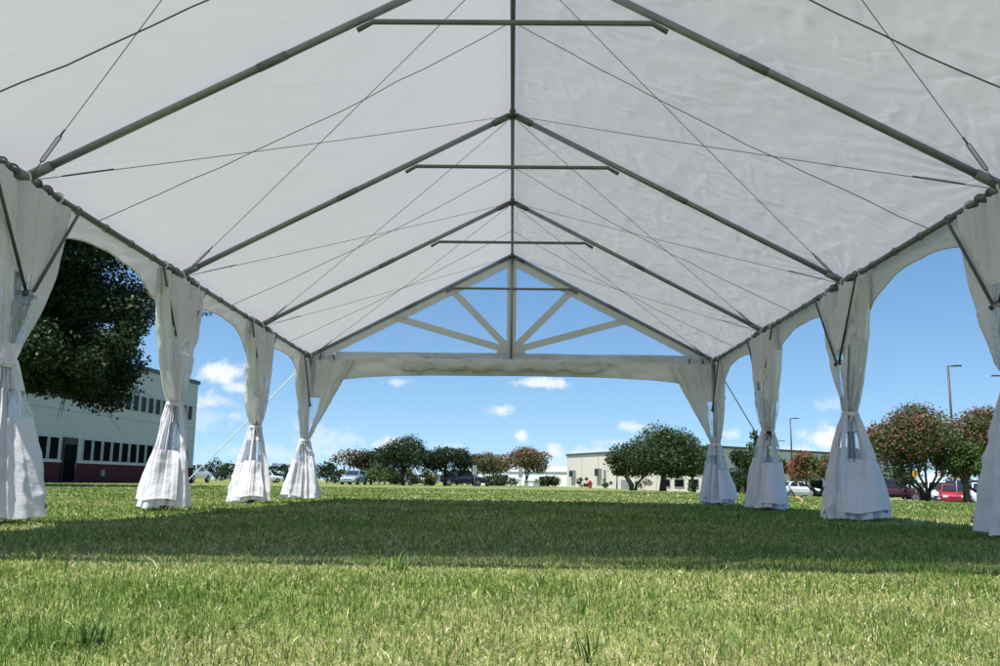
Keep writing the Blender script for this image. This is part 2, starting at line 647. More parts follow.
def grass_field():
    rng = np.random.default_rng(7)
    V, Q, T, C = [], [], [], []
    base = 0
    bands = [(1.15, 2.3, 30000, .0024, .033, .8), (2.3, 3.6, 16000, .0034, .034, 1.0), (3.6, 6.5, 6500, .0056, .038, 1.2), (6.5, 12, 1700, .011, .042, 1.6), (12, 24, 420, .022, .046, 2.5), (24, 46, 75, .05, .05, 4)]
    for d0, d1, dens, w, h, ext in bands:
        hw = d1 * .575 + ext
        n = int(dens * (d1 - d0) * 2 * hw)
        x = rng.uniform(-hw, hw, n)
        y = rng.uniform(d0, d1, n)
        k = np.abs(x) < y * .575 + ext
        x, y = x[k], y[k]
        cl = lattice2(np.random.default_rng(1), x * 5 + 300, y * 5 + 300) * .5 + lattice2(np.random.default_rng(2), x * 17 + 300, y * 17 + 300) * .5
        pt = lattice2(np.random.default_rng(3), x * .8 + 300, y * .8 + 300) * .6 + lattice2(np.random.default_rng(4), x * 2.6 + 300, y * 2.6 + 300) * .5
        keep = rng.random(len(x)) < np.clip(.8 + .45 * cl, .15, 1)
        x, y, cl, pt = x[keep], y[keep], cl[keep], pt[keep]
        n = len(x)
        hh = h * .47 * np.exp(rng.normal(0, .38, n)) * (1 + .55 * cl)
        tall = rng.random(n) < .008
        hh[tall] *= rng.uniform(1.4, 2.3, tall.sum())
        ww = w * rng.uniform(.55, 1.35, n)
        an = rng.uniform(0, 2 * PI, n)
        tone = np.exp(rng.normal(0, .30, (n, 1)))
        ln = np.abs(rng.normal(.6, .6, n))
        la = rng.uniform(0, 2 * PI, n)
        # dead straw: shorter, flatter, paler
        pdry = np.clip(.40 + .46 * pt + .10 * (x / (np.abs(y) + 1)), .03, .6)
        dry = rng.random(n) < pdry
        ln[dry] += rng.uniform(.2, 1.5, dry.sum())
        hh[dry] *= rng.uniform(.4, .9, dry.sum()) / np.where(tall[dry], 2.0, 1.0)
        z0 = gz(x, y)
        cx, sx = np.cos(an) * ww / 2, np.sin(an) * ww / 2
        lx, ly = np.cos(la) * ln * hh, np.sin(la) * ln * hh
        hz = hh / np.sqrt(1 + ln * ln * .8)
        P = np.empty((n, 5, 3), np.float32)
        P[:, 0] = np.stack([x - cx, y - sx, z0 - .004], -1)
        P[:, 1] = np.stack([x + cx, y + sx, z0 - .004], -1)
        P[:, 2] = np.stack([x + cx * .8 + lx * .35, y + sx * .8 + ly * .35, z0 + hz * .6], -1)
        P[:, 3] = np.stack([x - cx * .8 + lx * .35, y - sx * .8 + ly * .35, z0 + hz * .6], -1)
        P[:, 4] = np.stack([x + lx, y + ly, z0 + hz], -1)
        g = rng.random((n, 1))
        c1 = np.array([.065, .145, .022]) * (1 - g) + np.array([.19, .30, .06]) * g
        yl = np.array([.29, .33, .085])
        m2 = (rng.random((n, 1)) * np.clip(.55 + .7 * pt[:, None], 0, .95))
        c1 = c1 * (1 - m2) + yl * m2
        g = rng.random((n, 1))
        c2 = np.array([.38, .31, .15]) * (1 - g) + np.array([.66, .58, .37]) * g
        c = np.clip(np.where(dry[:, None], c2, c1) * tone, 0, .8)
        V.append(P.reshape(-1, 3))
        C.append(np.repeat(c, 5, 0))
        b = base + np.arange(n) * 5
        Q.append(np.stack([b, b + 1, b + 2, b + 3], 1))
        T.append(np.stack([b + 3, b + 2, b + 4], 1))
        base += n * 5
    o = np_mesh('grass', np.concatenate(V), np.concatenate(Q), leafmat('grass_blades', .35, .45), col=np.concatenate(C), tris=np.concatenate(T))
    o['kind'] = 'stuff'
    o['label'] = 'mown lawn of short green grass mixed with dry straw blades'
    o['category'] = 'grass'


grass_field()
M_WEED = leafmat('weed_leaf', .25, .5)


def weed(x, y, n, h, w, seed, label, tone):
    rng = np.random.default_rng(seed)
    V, Q, C = [], [], []
    b = 0
    for i in range(n):
        a = rng.uniform(0, 2 * PI)
        ox, oy = rng.normal(0, .02, 2)
        hh = h * rng.uniform(.5, 1.05)
        out = hh * rng.uniform(.15, .8)
        K = 7
        c = np.array(tone) * rng.uniform(.7, 1.3)
        for k in range(K):
            t = k / (K - 1)
            px, py = ox + math.cos(a) * out * t ** 1.5, oy + math.sin(a) * out * t ** 1.5
            pz = hh * (t - .25 * t * t * (out / hh))
            wd = w * (1 - t ** 2.2) * .5 + .0005
            V += [(px - math.sin(a) * wd, py + math.cos(a) * wd, pz), (px, py, pz - wd * .35), (px + math.sin(a) * wd, py - math.cos(a) * wd, pz)]
            C += [c] * 3
        for k in range(K - 1):
            q = b + k * 3
            Q += [(q, q + 1, q + 4, q + 3), (q + 1, q + 2, q + 5, q + 4)]
        b += K * 3
    o = np_mesh('grass_tuft', np.array(V), np.array(Q), M_WEED, smooth=True, col=np.array(C))
    o.location = (x, y, float(gz(x, y)))
    o['label'] = label
    o['category'] = 'weed'
    o['group'] = 'taller grass tufts in the lawn'


weed(X(112, 1.62), 1.58, 22, .07, .0036, 1, 'dark broad bladed grass tuft at the bottom left of the lawn', (.045, .10, .022))
weed(X(398, 2.95), 2.95, 26, .075, .005, 2, 'bright green tuft of taller blades at the near edge of the shade', (.11, .20, .035))
weed(X(590, 1.58), 1.55, 9, .05, .0035, 3, 'small dark tuft at the bottom edge right of the middle', (.05, .11, .025))
weed(X(580, 2.1), 2.1, 5, .055, .007, 4, 'few wide upright green blades in the sunny lawn right of centre', (.09, .19, .03))


def seed_stalks():
    rng = np.random.default_rng(5)
    V, Q, C = [], [], []
    b = 0
    for i in range(260):
        y = rng.uniform(3.8, 13)
        x = rng.uniform(-.45, .3) * y
        h = rng.uniform(.06, .15)
        a = rng.uniform(0, 2 * PI)
        o = h * rng.uniform(.1, .9)
        w = .0011 * (1 + y / 9)
        col = np.array([.16, .15, .06]) * rng.uniform(.5, 1.6)
        for k in range(5):
            t = k / 4
            px, py, pz = x + math.cos(a) * o * t * t, y + math.sin(a) * o * t * t, h * (t - .2 * t * t)
            V += [(px - w, py, pz), (px + w, py, pz)]
            C += [col] * 2
        for k in range(4):
            q = b + k * 2
            Q.append((q, q + 1, q + 3, q + 2))
        b += 10
    o = np_mesh('grass_stalks', np.array(V), np.array(Q), M_WEED, col=np.array(C))
    o['kind'] = 'stuff'
    o['label'] = 'thin seed stalks standing above the mown lawn'
    o['category'] = 'grass'


seed_stalks()

# ------------------------------------------------------------------ the tent
W, HE, HR = 3.05, 2.137, 3.746
D1, S = 5.404, 2.694
YK = [D1 + (k - 1) * S for k in range(5)]
tent = thing('frame_tent', 'large white frame tent with steel trusses and a peaked vinyl roof on the lawn', 'tent', (0, (YK[0] + YK[4]) / 2, 0))
TY = tent.location.y


def tp(mb, name, m, smooth=True, parent=None):
    o = mb.build(name, m, parent or tent, smooth)
    if parent is None:
        o.location = (0, -TY, 0)
    return o


def roof_z(x):
    return HR - (HR - HE) * abs(x) / W


# roof skin: two creased slopes lying on the rafters
def roof():
    rng = np.random.default_rng(11)
    nu, nv = 251, 761
    y0, y1 = YK[0] - .06, YK[4] + .06
    for side in (-1, 1):
        pass
    xs_ = np.concatenate([np.linspace(-W - .06, 0, nu), np.linspace(0, W + .06, nu)[1:]])
    Xg, Yg = np.meshgrid(xs_, np.linspace(y0, y1, nv))
    base = HR + .055 - (HR - HE) * np.abs(Xg) / W
    sl = np.abs(Xg) / W                       # 0 ridge .. 1 eave
    fr = ((Yg - YK[0]) / S) % 1.0
    sag = -.030 * np.sin(PI * fr) * np.sin(PI * np.clip(sl, 0, 1)) ** .8
    right = ss(-.05, .35, Xg)
    d1 = lattice2(rng, Xg * 1.7 + 40 + .8 * Yg, Yg * .8 + 40)
    d2 = lattice2(rng, Xg * 4.5 + 40, Yg * 2.6 + 40 + .9 * np.abs(Xg))
    d3 = lattice2(rng, Xg * 9 + 40 - 3 * Yg, Yg * 6 + 40)
    d4 = lattice2(rng, Xg * 17 + 60 + 5 * Yg, Yg * 13 + 60)
    wr = .012 * d1 + right * (.014 * (.45 - np.abs(d2)) + .008 * (.3 - np.abs(d3)) + .003 * d4) + (1 - right) * .003 * d3
    # fold lines left from packing: short sharp creases, more of them on the slacker right slope
    rc = np.random.default_rng(19)
    yv, xv = Yg[:, 0], Xg[0]
    for side, cnt, am in ((1, 620, 1.0), (-1, 170, .45)):
        for _ in range(cnt):
            cx_, cy_ = side * rc.uniform(.05, W - .05), rc.uniform(y0 + .1, y1 - .1)
            Ls = rc.uniform(.10, .28) * (1 + 2.2 * (rc.random() < .22))
            an = rc.normal(.35 * side, .55) if rc.random() < .65 else rc.uniform(0, PI)
            wd = rc.uniform(.011, .026)
            A_ = am * rc.uniform(.0050, .0125) * rc.choice([-1, 1], p=[.35, .65])
            ext = Ls + .1
            j0, j1 = np.searchsorted(yv, (cy_ - ext, cy_ + ext))
            i0, i1 = np.searchsorted(xv, (cx_ - ext, cx_ + ext))
            if j1 <= j0 or i1 <= i0:
                continue
            dx_, dy_ = Xg[j0:j1, i0:i1] - cx_, Yg[j0:j1, i0:i1] - cy_
            al = dx_ * math.cos(an) + dy_ * math.sin(an)
            ac = -dx_ * math.sin(an) + dy_ * math.cos(an) + rc.uniform(-.5, .5) * al * al / Ls + .012 * np.sin(al * 22 + cx_ * 9)
            win = np.clip(1 - (al / Ls) ** 2, 0, 1)
            wr[j0:j1, i0:i1] += A_ * win * (np.exp(-np.abs(ac) / wd) - .45 * np.exp(-np.abs(ac - wd * 2.2) / (wd * 1.6)))
    # stress creases running off the truss feet and the ridge joints
    for k in range(5):
        for sx in (-1, 1):
            ax, ay = sx * W, YK[k]
            an = np.arctan2(Yg - ay, -(Xg - ax) * sx)
            rr = np.hypot(Xg - ax, Yg - ay)
            wr += (.0035 + .006 * (sx > 0)) * np.sin(an * 26 + d1 * 3) * np.exp(-rr / .75) * (1 - np.exp(-rr / .12))
    edge = np.minimum(1, np.minimum(Yg - y0, y1 - Yg) / .15) * np.clip((1.02 - sl) / .05, 0, 1)
    Z = base + (sag + wr) * np.clip(edge, 0, 1) * np.clip(np.abs(Xg) / .12, 0, 1)
    v = np.stack([Xg, Yg - TY, Z], -1).reshape(-1, 3)
    n = len(xs_)
    i = (np.arange(nv - 1)[:, None] * n + np.arange(n - 1)[None]).ravel()
    np_mesh('roof_canopy', v, np.stack([i, i + 1, i + n + 1, i + n], 1), M_ROOF, tent, smooth=True)


roof()

RP = .0255                                    # pipe radius
tp(MB().tube([(0, YK[0], HR - .01), (0, YK[4], HR - .01)], .020, 12), 'ridge_pole', M_DARKPIPE)
for sx in (-1, 1):
    tp(MB().tube([(sx * W, YK[0], HE), (sx * W, YK[4], HE)], .023, 12), 'eave_rail', M_DARKPIPE)
for k in range(5):
    y = YK[k]
    for sx in (-1, 1):
        a, b = Vector((sx * W, y, HE + .01)), Vector((sx * .03, y, HR - .02))
        rf = tp(MB().tube([a, b], RP, 12), 'rafter', M_PIPE)
        tp(MB().tube([a.lerp(b, .47), a.lerp(b, .53)], RP + .003, 12), 'sleeve', M_DARKPIPE, parent=rf)
        # foot and ridge fittings
        tp(MB().tube([a, a.lerp(b, .05)], RP + .007, 12).tube([(sx * W, y - .11, HE), (sx * W, y + .11, HE)], .035, 12), 'corner_fitting', M_PIPE)
        tp(MB().tube([b.lerp(a, .05), b], RP + .007, 12).tube([(0, y - .07 - .02 * sx, HR - .01), (0, y + .07 - .02 * sx, HR - .01)], .032, 12), 'ridge_fitting', M_DARKPIPE)
        leg = tp(MB().tube([(sx * W, y, 0.02), (sx * W, y, HE - .02)], .030, 12), 'leg', M_PIPE)
        tp(MB().box((sx * W, y, .012), (.16, .16, .012)).tube([(sx * W, y, .018), (sx * W, y, .12)], .037, 12), 'base_plate', M_DARKPIPE, parent=leg)
        for s2 in (-1, 1):
            if (k == 4 and s2 > 0) or (k == 0 and s2 < 0):
                continue
            ix = sx * (W - (.088 if k < 2 or (k == 2 and sx > 0) else .045))
            kb = tp(MB().tube([(ix, y + s2 * .55, HE - .03), (ix, y + s2 * .035, 1.40)], .0105, 8), 'knee_brace', M_WIRE)
            tp(MB().tube([(ix, y + s2 * .055, 1.385), (ix, y + s2 * .02, 1.40), (sx * W, y, 1.40)], .019, 8), 'clamp', M_WIRE, parent=kb)
    # collar tie with bent lugs under the rafters
    cz = HE + (HR - HE) * .69
    xc = .90
    tp(MB().tube([(-xc - .10, y, cz - .055 - .035), (-xc, y, cz - .03), (xc, y, cz - .03), (xc + .10, y, cz - .055 - .035)], .0175, 10), 'collar_tie', M_DARKPIPE)

# wire bracing: a crossing pair in each bay of each slope, with turnbuckles at the eave
for k in range(4):
    for sx in (-1, 1):
        for ka, kb in ((k, k + 1), (k + 1, k)):
            sgn = 1 if kb > ka else -1
            a = Vector((sx * (W - .06), YK[ka] + sgn * .05, HE + .015))
            b = Vector((sx * .05, YK[kb] - sgn * .06, HR - .05))
            mid = a.lerp(b, .5) + Vector((0, 0, -.012))
            wire = tp(MB().tube([a, a.lerp(b, .25) + Vector((0, 0, -.009)), mid, a.lerp(b, .75) + Vector((0, 0, -.009)), b], .0027, 6), 'brace_cable', M_WIRE)
            t0, t1 = a.lerp(b, .03), a.lerp(b, .10)
            dv = (t1 - t0).normalized()
            sd = dv.cross(Vector((0, 0, 1))).normalized() * .011
            tp(MB().tube([t0, t0 + sd + dv * .02, t1 + sd - dv * .02, t1], .0035, 6).tube([t0, t0 - sd + dv * .02, t1 - sd - dv * .02, t1], .0035, 6)
               .tube([t1, t1 + dv * .05], .006, 6), 'turnbuckle', M_WIRE, parent=wire)
# straps that hang close under the skin between trusses
rs = random.Random(4)
for kk in (.66, 1.36, 2.55, 3.5):
    for sx in (-1, 1):
        y = YK[0] + kk * S
        pts = []
        for i in range(15):
            t = i / 14
            x = sx * W * (1 - t) * .995
            pts.append((x, y + rs.uniform(-.008, .008), roof_z(x) + .012 - .05 * math.sin(PI * t) - rs.uniform(0, .012)))
        tp(MB().tube(pts, .0046 if kk < 1 else .0031, 6), 'roof_strap', M_STRAP)


# valances with arched lower edges along the sides
def valance(k, sx, rng):
    ya, yb = YK[k], YK[k + 1]
    nu, nv = 90, 14
    u = np.linspace(-1, 1, nu)
    dep = .155 + .46 * np.abs(u) ** 2.6 + .0 * u
    U, Vv = np.meshgrid(u, np.linspace(0, 1, nv))
    Yg = ya + (U + 1) / 2 * (yb - ya)
    Zg = HE + .03 - Vv * dep[None]
    wob = lattice2(rng, U * 5 + 50, Vv * 2 + 50) * .012 + lattice2(rng, U * 14 + 50 + Vv * 3, Vv * 3 + 50) * .006
    Xg = sx * (W + .05 + Vv * .025 + wob * Vv ** .5)
    v = np.stack([Xg, Yg - TY, Zg], -1).reshape(-1, 3)
    i = (np.arange(nv - 1)[:, None] * nu + np.arange(nu - 1)[None]).ravel()
    o = np_mesh('valance', v, np.stack([i, i + 1, i + nu + 1, i + nu], 1), M_VAL, tent, smooth=True)
    e = v.reshape(nv, nu, 3)[-1]
    MB().tube([tuple(p) for p in e], .0065, 6).build('hem', M_VAL, o, True)
    # lacing along the rail
    mb = MB()
    for j in range(6):
        y = ya + (j + .5) / 6 * (yb - ya)
        mb.ring((sx * W, y - TY, HE), (0, 1, .3), .030, .0035, 12, 5)
    mb.build('lacing', M_STRAP, o, True)


rng_v = np.random.default_rng(21)
for k in range(4):
    for sx in (-1, 1):
        valance(k, sx, rng_v)


# gable ends: clear film triangle with a white sunburst and a beam of fabric under it
def gable(k, far):
    y = YK[k] + (.045 if far else -.045)
    inset = -1 if far else 1
    mb = MB()
    N = 36
    zb = HE + .05
    vs, fs = [], []
    rng = np.random.default_rng(31 + k)
    rows = 18
    for j in range(rows + 1):
        t = j / rows
        z = zb + (HR - .03 - zb) * t
        hw = W * (1 - (z - HE) / (HR - HE)) - .0
        for i in range(N + 1):
            x = -hw + 2 * hw * i / N
            vs.append((x, y - TY + .012 * math.sin(3 * x + 2 * z) * math.sin(PI * t) + .006 * math.sin(11 * x - 5 * z), z))
    for j in range(rows):
        for i in range(N):
            a = j * (N + 1) + i
            fs.append((a, a + 1, a + N + 2, a + N + 1))
    fl = MB().add(vs, fs).build('gable_window', M_GFILM, tent, True)
    yy = y - TY + inset * .022

    def band(p, q, w, dy=0.0):
        p, q = Vector((p[0], 0, p[1])), Vector((q[0], 0, q[1]))
        d = (q - p).normalized()
        nn = Vector((-d.z, 0, d.x)) * w / 2
        L = (q - p).length
        n = max(2, int(L / .05))
        v, f = [], []
        for i in range(n + 1):
            c = p + d * L * i / n
            wv = .005 * math.sin(i * 1.7 + p.x) + .003 * math.sin(i * 4.1)
            for sgn in (-1, 0, 1):
                c2 = c + nn * sgn
                v.append((c2.x, yy + inset * (dy + wv + .004 * (sgn == 0)), c2.z))
        for i in range(n):
            for j in range(2):
                a = i * 3 + j
                f.append((a, a + 1, a + 4, a + 3))
        MB().add(v, f).build('sunburst_strip', M_STRIP, fl, True)

    hub = (0, zb + .07)
    for p in ((-.93, HE + (HR - HE) * .665), (.93, HE + (HR - HE) * .665), (-1.78, HE + (HR - HE) * .385), (1.78, HE + (HR - HE) * .385)):
        band(hub, p, .105)
    band((0, zb), (0, HR - .06), .14, .006)
    off = .065
    for sx in (-1, 1):
        band((sx * (W - .20), HE + .05), (sx * .0, HR - .08), .15, .012)
    # half round patch at the hub
    v = [(0, yy + inset * .020, zb + .03)]
    n = 18
    for i in range(n + 1):
        a = PI * i / n
        v.append((.22 * math.cos(a), yy + inset * .018, zb + .03 + .13 * math.sin(a)))
    MB().add(v, [(0, i + 1, i + 2) for i in range(n)]).build('hub_patch', M_STRIP, fl)
    # fabric beam
    nu, nv = 140, 16
    u = np.linspace(-1, 1, nu)
    dep = .34 + .18 * np.abs(u) ** 4
    U, Vv = np.meshgrid(u, np.linspace(0, 1, nv))
    Xg = U * (W + .03)
    Zg = HE + .09 - Vv * dep[None]
    wob = lattice2(rng, U * 7 + 50 + Vv * 2, Vv * 2.5 + 50) * .028 + lattice2(rng, U * 19 + 50 - Vv * 4, Vv * 4 + 50) * .015
    Yg = y + .03 * (1 if far else -1) + wob
    v = np.stack([Xg, Yg - TY, Zg], -1).reshape(-1, 3)
    i = (np.arange(nv - 1)[:, None] * nu + np.arange(nu - 1)[None]).ravel()
    o = np_mesh('gable_valance', v, np.stack([i, i + 1, i + nu + 1, i + nu], 1), M_VAL, tent, smooth=True)
    MB().tube([tuple(p) for p in v.reshape(nv, nu, 3)[-1]], .007, 6).build('hem', M_VAL, o, True)
    # cross pipe behind the beam
    tp(MB().tube([(-W, YK[k] - inset * .16, HE + .0), (W, YK[k] - inset * .16, HE + .0)], .020, 10), 'end_rail', M_PIPE)
    tp(MB().tube([(0, YK[k], HE), (0, YK[k], HR - .03)], .017, 10), 'king_post', M_PIPE)
    if far:
        # end wall rolled up and tied under the rail
        nl, na = 150, 22
        xs_ = np.linspace(-1.66, 1.42, nl)
        an = np.linspace(0, 2 * PI, na, endpoint=False)
        A, Xr = np.meshgrid(an, xs_)
        s_ = ((xs_ + 1.66) / .5)
        sagr = .045 * np.abs(np.sin(PI * s_))[:, None]
        r = .082 + .016 * np.abs(np.sin(PI * s_))[:, None] + .026 * lattice2(rng, A / (2 * PI) * 6 + 0, Xr * 5 + 60, 6) + .022 * lattice2(rng, A / (2 * PI) * 12, Xr * 13 + 60 + A, 12)
        ends = np.minimum(1, np.minimum(Xr + 1.70, 1.46 - Xr) / .08)
        r = r * ends
        v = np.stack([Xr, YK[k] - TY - .035 - r * np.cos(A) * .42, HE - .085 - sagr * .7 + r * np.sin(A)], -1).reshape(-1, 3)
        q = []
        for a in range(nl - 1):
            for b in range(na):
                q.append((a * na + b, a * na + (b + 1) % na, (a + 1) * na + (b + 1) % na, (a + 1) * na + b))
        ro = np_mesh('rolled_flap', v, np.array(q), M_VAL, tent, smooth=True)
        for j in range(7):
            x = -1.66 + .5 * j + (.04 if j == 0 else 0)
            MB().ring((x, YK[k] - TY - .045, HE - .075), (1, 0, 0), .075, .007, 18, 5).build('tie_cord', M_WSTRAP, ro, True)


gable(4, True)
gable(0, False)


# ------------------------------------------------------------------ gathered side curtains
def curtain(px, py, side, corner, seed, label, tie_z=.93, foot=(.40, .29), knot='white', lift=.0, group='curtains gathered and tied at the tent legs'):
    rng = np.random.default_rng(seed)
    root = thing('gathered_curtain', label, 'curtain', (px, py, 0), 0, group)
    NS, NZ = 264, 150
    ztop = HE - .035
    s = np.linspace(0, 1, NS, endpoint=False)
    tri = 1 - 4 * np.abs(s - .5)              # -1 .. 1 .. -1
    u = tri
    lay = np.where(s < .5, 1.0, -1.0) * np.clip((1 - np.abs(u)) / .08, 0, 1)
    out = np.array([side, 0.0])
    if corner == 0:
        e1, e2 = np.array([0, 1.0]), out
        L = .49
        top = np.stack([side * (.008 + lay * .058) + 0 * u, u * L], -1)
        tn = np.tile(out, (NS, 1))
    else:
        # corner: one half hangs along the side, the other along the gable
        e1 = np.array([-side * .72, -corner * -.70])
        e2 = np.array([side * .70, corner * .72])
        x = np.where(u < 0, side * .055, -side * u * .72 + side * .055)
        y = np.where(u < 0, corner * (u * .45 + .05), corner * .05)
        tn = np.where(u[:, None] < 0, np.tile(out, (NS, 1)), np.tile([0.0, corner], (NS, 1)))
        top = np.stack([x, y], -1) + tn * (lay * .03)[:, None]
    th = 2 * PI * s
    ce, se = -np.cos(th), np.sin(th)
    rad = ce[:, None] * e1 + se[:, None] * e2
    tie = rad * .054 + np.array([rng.uniform(-.02, .02), rng.uniform(-.05, .05)])
    top = top + np.outer(u, [0, rng.uniform(-.05, .05)])
    ph = rng.uniform(0, 2 * PI, 6)
    bot = ce[:, None] * e1 * foot[0] + se[:, None] * e2 * foot[1]
    bot *= (1 + .10 * np.sin(2 * th + ph[0]) + .06 * np.sin(3 * th + ph[1]))[:, None]
    # rows: denser near the tie
    hb = (.022 + .015 * np.sin(th + ph[2]) + .018 * np.abs(np.sin(2.5 * th + ph[3])) + lift)
    tz = np.linspace(0, 1, NZ)
    kt = (tie_z) / ztop
    P = np.empty((NZ, NS, 3))
    fr = [(3, .45), (5, .55), (9, .42), (14, .32)]
    phs = rng.uniform(0, 2 * PI, (4, 2))
    drift = rng.uniform(-1.2, 1.2, 4)
    n1 = lattice2
    g1, g2, g3, g4 = [np.random.default_rng(seed * 10 + q) for q in range(4)]
    for r in range(NZ):
        z = hb + (ztop - hb) * tz[r]
        zz = ztop * tz[r]
        fold = np.zeros(NS)
        for (nf, am), (p0, p1), dr in zip(fr, phs, drift):
            w_ = np.sin(2 * PI * nf * s + p0 + dr * zz + .35 * np.sin(3.1 * zz + p1))
            fold += am * (2 / PI) * np.arcsin(w_ * .985)
        if zz < tie_z:
            t = (tie_z - zz) / tie_z
            w = t ** .92
            c = tie * (1 - w) + bot * w
            A = .014 + .046 * np.sin(PI * min(1, t * .62 + .05))
            nrm = rad
            crs = 1.0
        else:
            t = (zz - tie_z) / (ztop - tie_z)
            w = 1 - (1 - t) ** 2.1
            w = (.50 * t + .50 * w) if corner == 0 else (.85 * t + .15 * w)
            c = tie * (1 - w) + top * w
            # cloth billows a little between tie and rail
            c = c + rad * ((.040 if corner == 0 else .02) * math.sin(PI * t ** .8))
            A = .014 + .046 * w
            m_ = w ** 1.5
            nrm = rad * (1 - m_) + tn * m_ * np.sign(lay + 1e-6)[:, None]
            crs = 1.0
        pl = 2 / PI * np.arcsin(.98 * np.sin(2 * PI * 23 * s + ph[1] + 1.5 * np.sin(2 * PI * 3 * s)))
        fold = fold + pl * (.55 * math.exp(-abs(zz - tie_z) / .20) + .26)
        cr = (.013 * (.4 - 1.4 * np.abs(n1(g1, s * 22, zz * 3.5 + 3 + 0 * s, 22))) + .013 * (.4 - 1.3 * np.abs(n1(g2, s * 40 , zz * 8 + 3 + 6 * s, 40))) + .016 * n1(g3, s * 9, zz * 1.6 + 3 + 0 * s, 9))
        g1, g2, g3 = [np.random.default_rng(seed * 10 + q) for q in range(3)]
        k = A * fold + cr * crs * min(1, abs(zz - tie_z) / .12 + .1)
        c = c + nrm * k[:, None]
        # the inside half of the upper cloth stays off the knee braces
        P[r, :, :2] = c
        P[r, :, 2] = z
    if corner == 0:
        over = (P[..., 0] * side < -.062) & (P[..., 2] > 1.40)
        P[..., 0] = np.where(over, side * (-.062 + (P[..., 0] * side + .062) * .25), P[..., 0])
    # hem sags between clips at the rail
    P[-8:, :, 2] -= (np.linspace(0, 1, 8) ** 2)[:, None] * (.022 * np.abs(np.sin(PI * (u * 3.5 + .5))))[None]
    v = P.reshape(-1, 3)
    quads, filmq = [], []
    secs = []
    q0 = rng.uniform(0, .12)
    for a in range(5):
        c0 = q0 + a * .2 + rng.uniform(-.02, .02)
        secs.append((c0, c0 + rng.uniform(.12, .155)))
    zlo, zhi = .50 + rng.uniform(-.04, .05), 1.52
    Zc = P[..., 2]
    for r in range(NZ - 1):
        for a in range(NS):
            b = (a + 1) % NS
            q = (r * NS + a, r * NS + b, (r + 1) * NS + b, (r + 1) * NS + a)
            z = Zc[r, a]
            sm = (a + .5) / NS
            up_ok = z < tie_z or (int((sm - q0) * 5) % 5) in (0, 1, 3)
            isf = up_ok and zlo + .10 * (int(sm * 5 - q0 * 5) % 2) < z < zhi and any(lo < (sm % 1) < hi or lo < sm + 1 < hi for lo, hi in secs) and not (tie_z - .16 < z < tie_z + .12)
            (filmq if isf else quads).append(q)

    def sub(name, qs, m):
        qs = np.array(qs)
        ids, inv = np.unique(qs.ravel(), return_inverse=True)
        return np_mesh(name, v[ids], inv.reshape(-1, 4), m, root, smooth=True)

    sub('curtain_cloth', quads, M_CURT)
    hi = [q for q in filmq if Zc[q[0] // NS, q[0] % NS] > tie_z]
    lo = [q for q in filmq if Zc[q[0] // NS, q[0] % NS] <= tie_z]
    for part in (hi, lo):
        if part:
            sub('window_film', part, M_FILM)
    # loose outer panel lapped over the side that faces the camera
    a0, a1 = int(rng.uniform(-.16, -.10) * NS), int(rng.uniform(.08, .13) * NS)
    ztop_f = zlo + rng.uniform(-.02, .03)
    rows = [r for r in range(NZ) if ztop * tz[r] < ztop_f]
    fv, fq = [], []
    na = a1 - a0 + 1
    lift_f = rng.uniform(.03, .07)
    for r in rows:
        tt = r / len(rows)
        for a in range(a0, a1 + 1):
            e = (a - a0) / (a1 - a0)
            b = rad[a % NS]
            sm = np.mean([P[r, (a + q) % NS, :2] for q in (-12, -6, 0, 6, 12)], axis=0)
            p2 = sm + b * (.020 + .022 * (1 - tt) + .010 * math.sin(7 * e + 3 * tt + ph[4]) + .022 * (abs(e - .5) * 2) ** 3 * math.sin(ph[5] + 2 * tt))
            fv.append((p2[0], p2[1], P[r, a % NS, 2] + lift_f * (1 - tt) + .02 * (e - .5)))
    for i in range(len(rows) - 1):
        for j in range(na - 1):
            fq.append((i * na + j, i * na + j + 1, (i + 1) * na + j + 1, (i + 1) * na + j))
    np_mesh('outer_panel', np.array(fv), np.array(fq), M_CURT, root, smooth=True)
    # tie band with knot and tails
    fc = Vector((tie[:, 0].mean() + rng.uniform(-.03, .03), tie[:, 1].mean() - .078, tie_z))
    km = M_BLACK if knot == 'black' else M_WSTRAP
    tb = MB()
    for dz, rr in ((-.009, .068), (.008, .070)):
        tb.ring((tie[:, 0].mean(), tie[:, 1].mean(), tie_z + dz), (0.05, .04, 1), rr, .010, 24, 6)
    t_ = tb.build('tie_band', M_WSTRAP, root, True)
    MB().tube([fc + Vector((-.03, 0, .01)), fc, fc + Vector((.03, .0, .0))], [.012, .024, .014], 8).tube([fc, fc + Vector((.025, -.01, -.04)), fc + Vector((.035, -.012, -.11))], .007, 6).tube([fc, fc + Vector((-.02, -.012, -.05)), fc + Vector((-.035, -.01, -.09))], .006, 6).build('knot', km, t_, True)
    # rings that carry the cloth on the rail
    for i in range(7):
        uu = -1 + 2 * (i + .3) / 7
        if corner == 0:
            c = (0, uu * .48, HE - .005)
            ax = (0, 1, rng.uniform(-.4, .4))
        elif uu < 0:
            c = (0, corner * (uu * .45 - .02), HE - .005)
            ax = (0, 1, rng.uniform(-.4, .4))
        else:
            c = (-side * uu * .70, 0, HE - .005)
            ax = (1, 0, rng.uniform(-.4, .4))
        MB().ring(c, ax, .040, .0075, 14, 6).build('curtain_ring', M_STRAP if i % 3 else M_WSTRAP, root, True)
    # eyelets in the hem
    for i in range(6):
        a = int((i + .4) / 6 * NS)
        p = Vector(P[4, a])
        nrm = Vector((rad[a][0], rad[a][1], .25)).normalized()
        MB().ring(p + nrm * .006, nrm, .014, .005, 12, 5).build('eyelet', M_EYE, root, True)
    return root


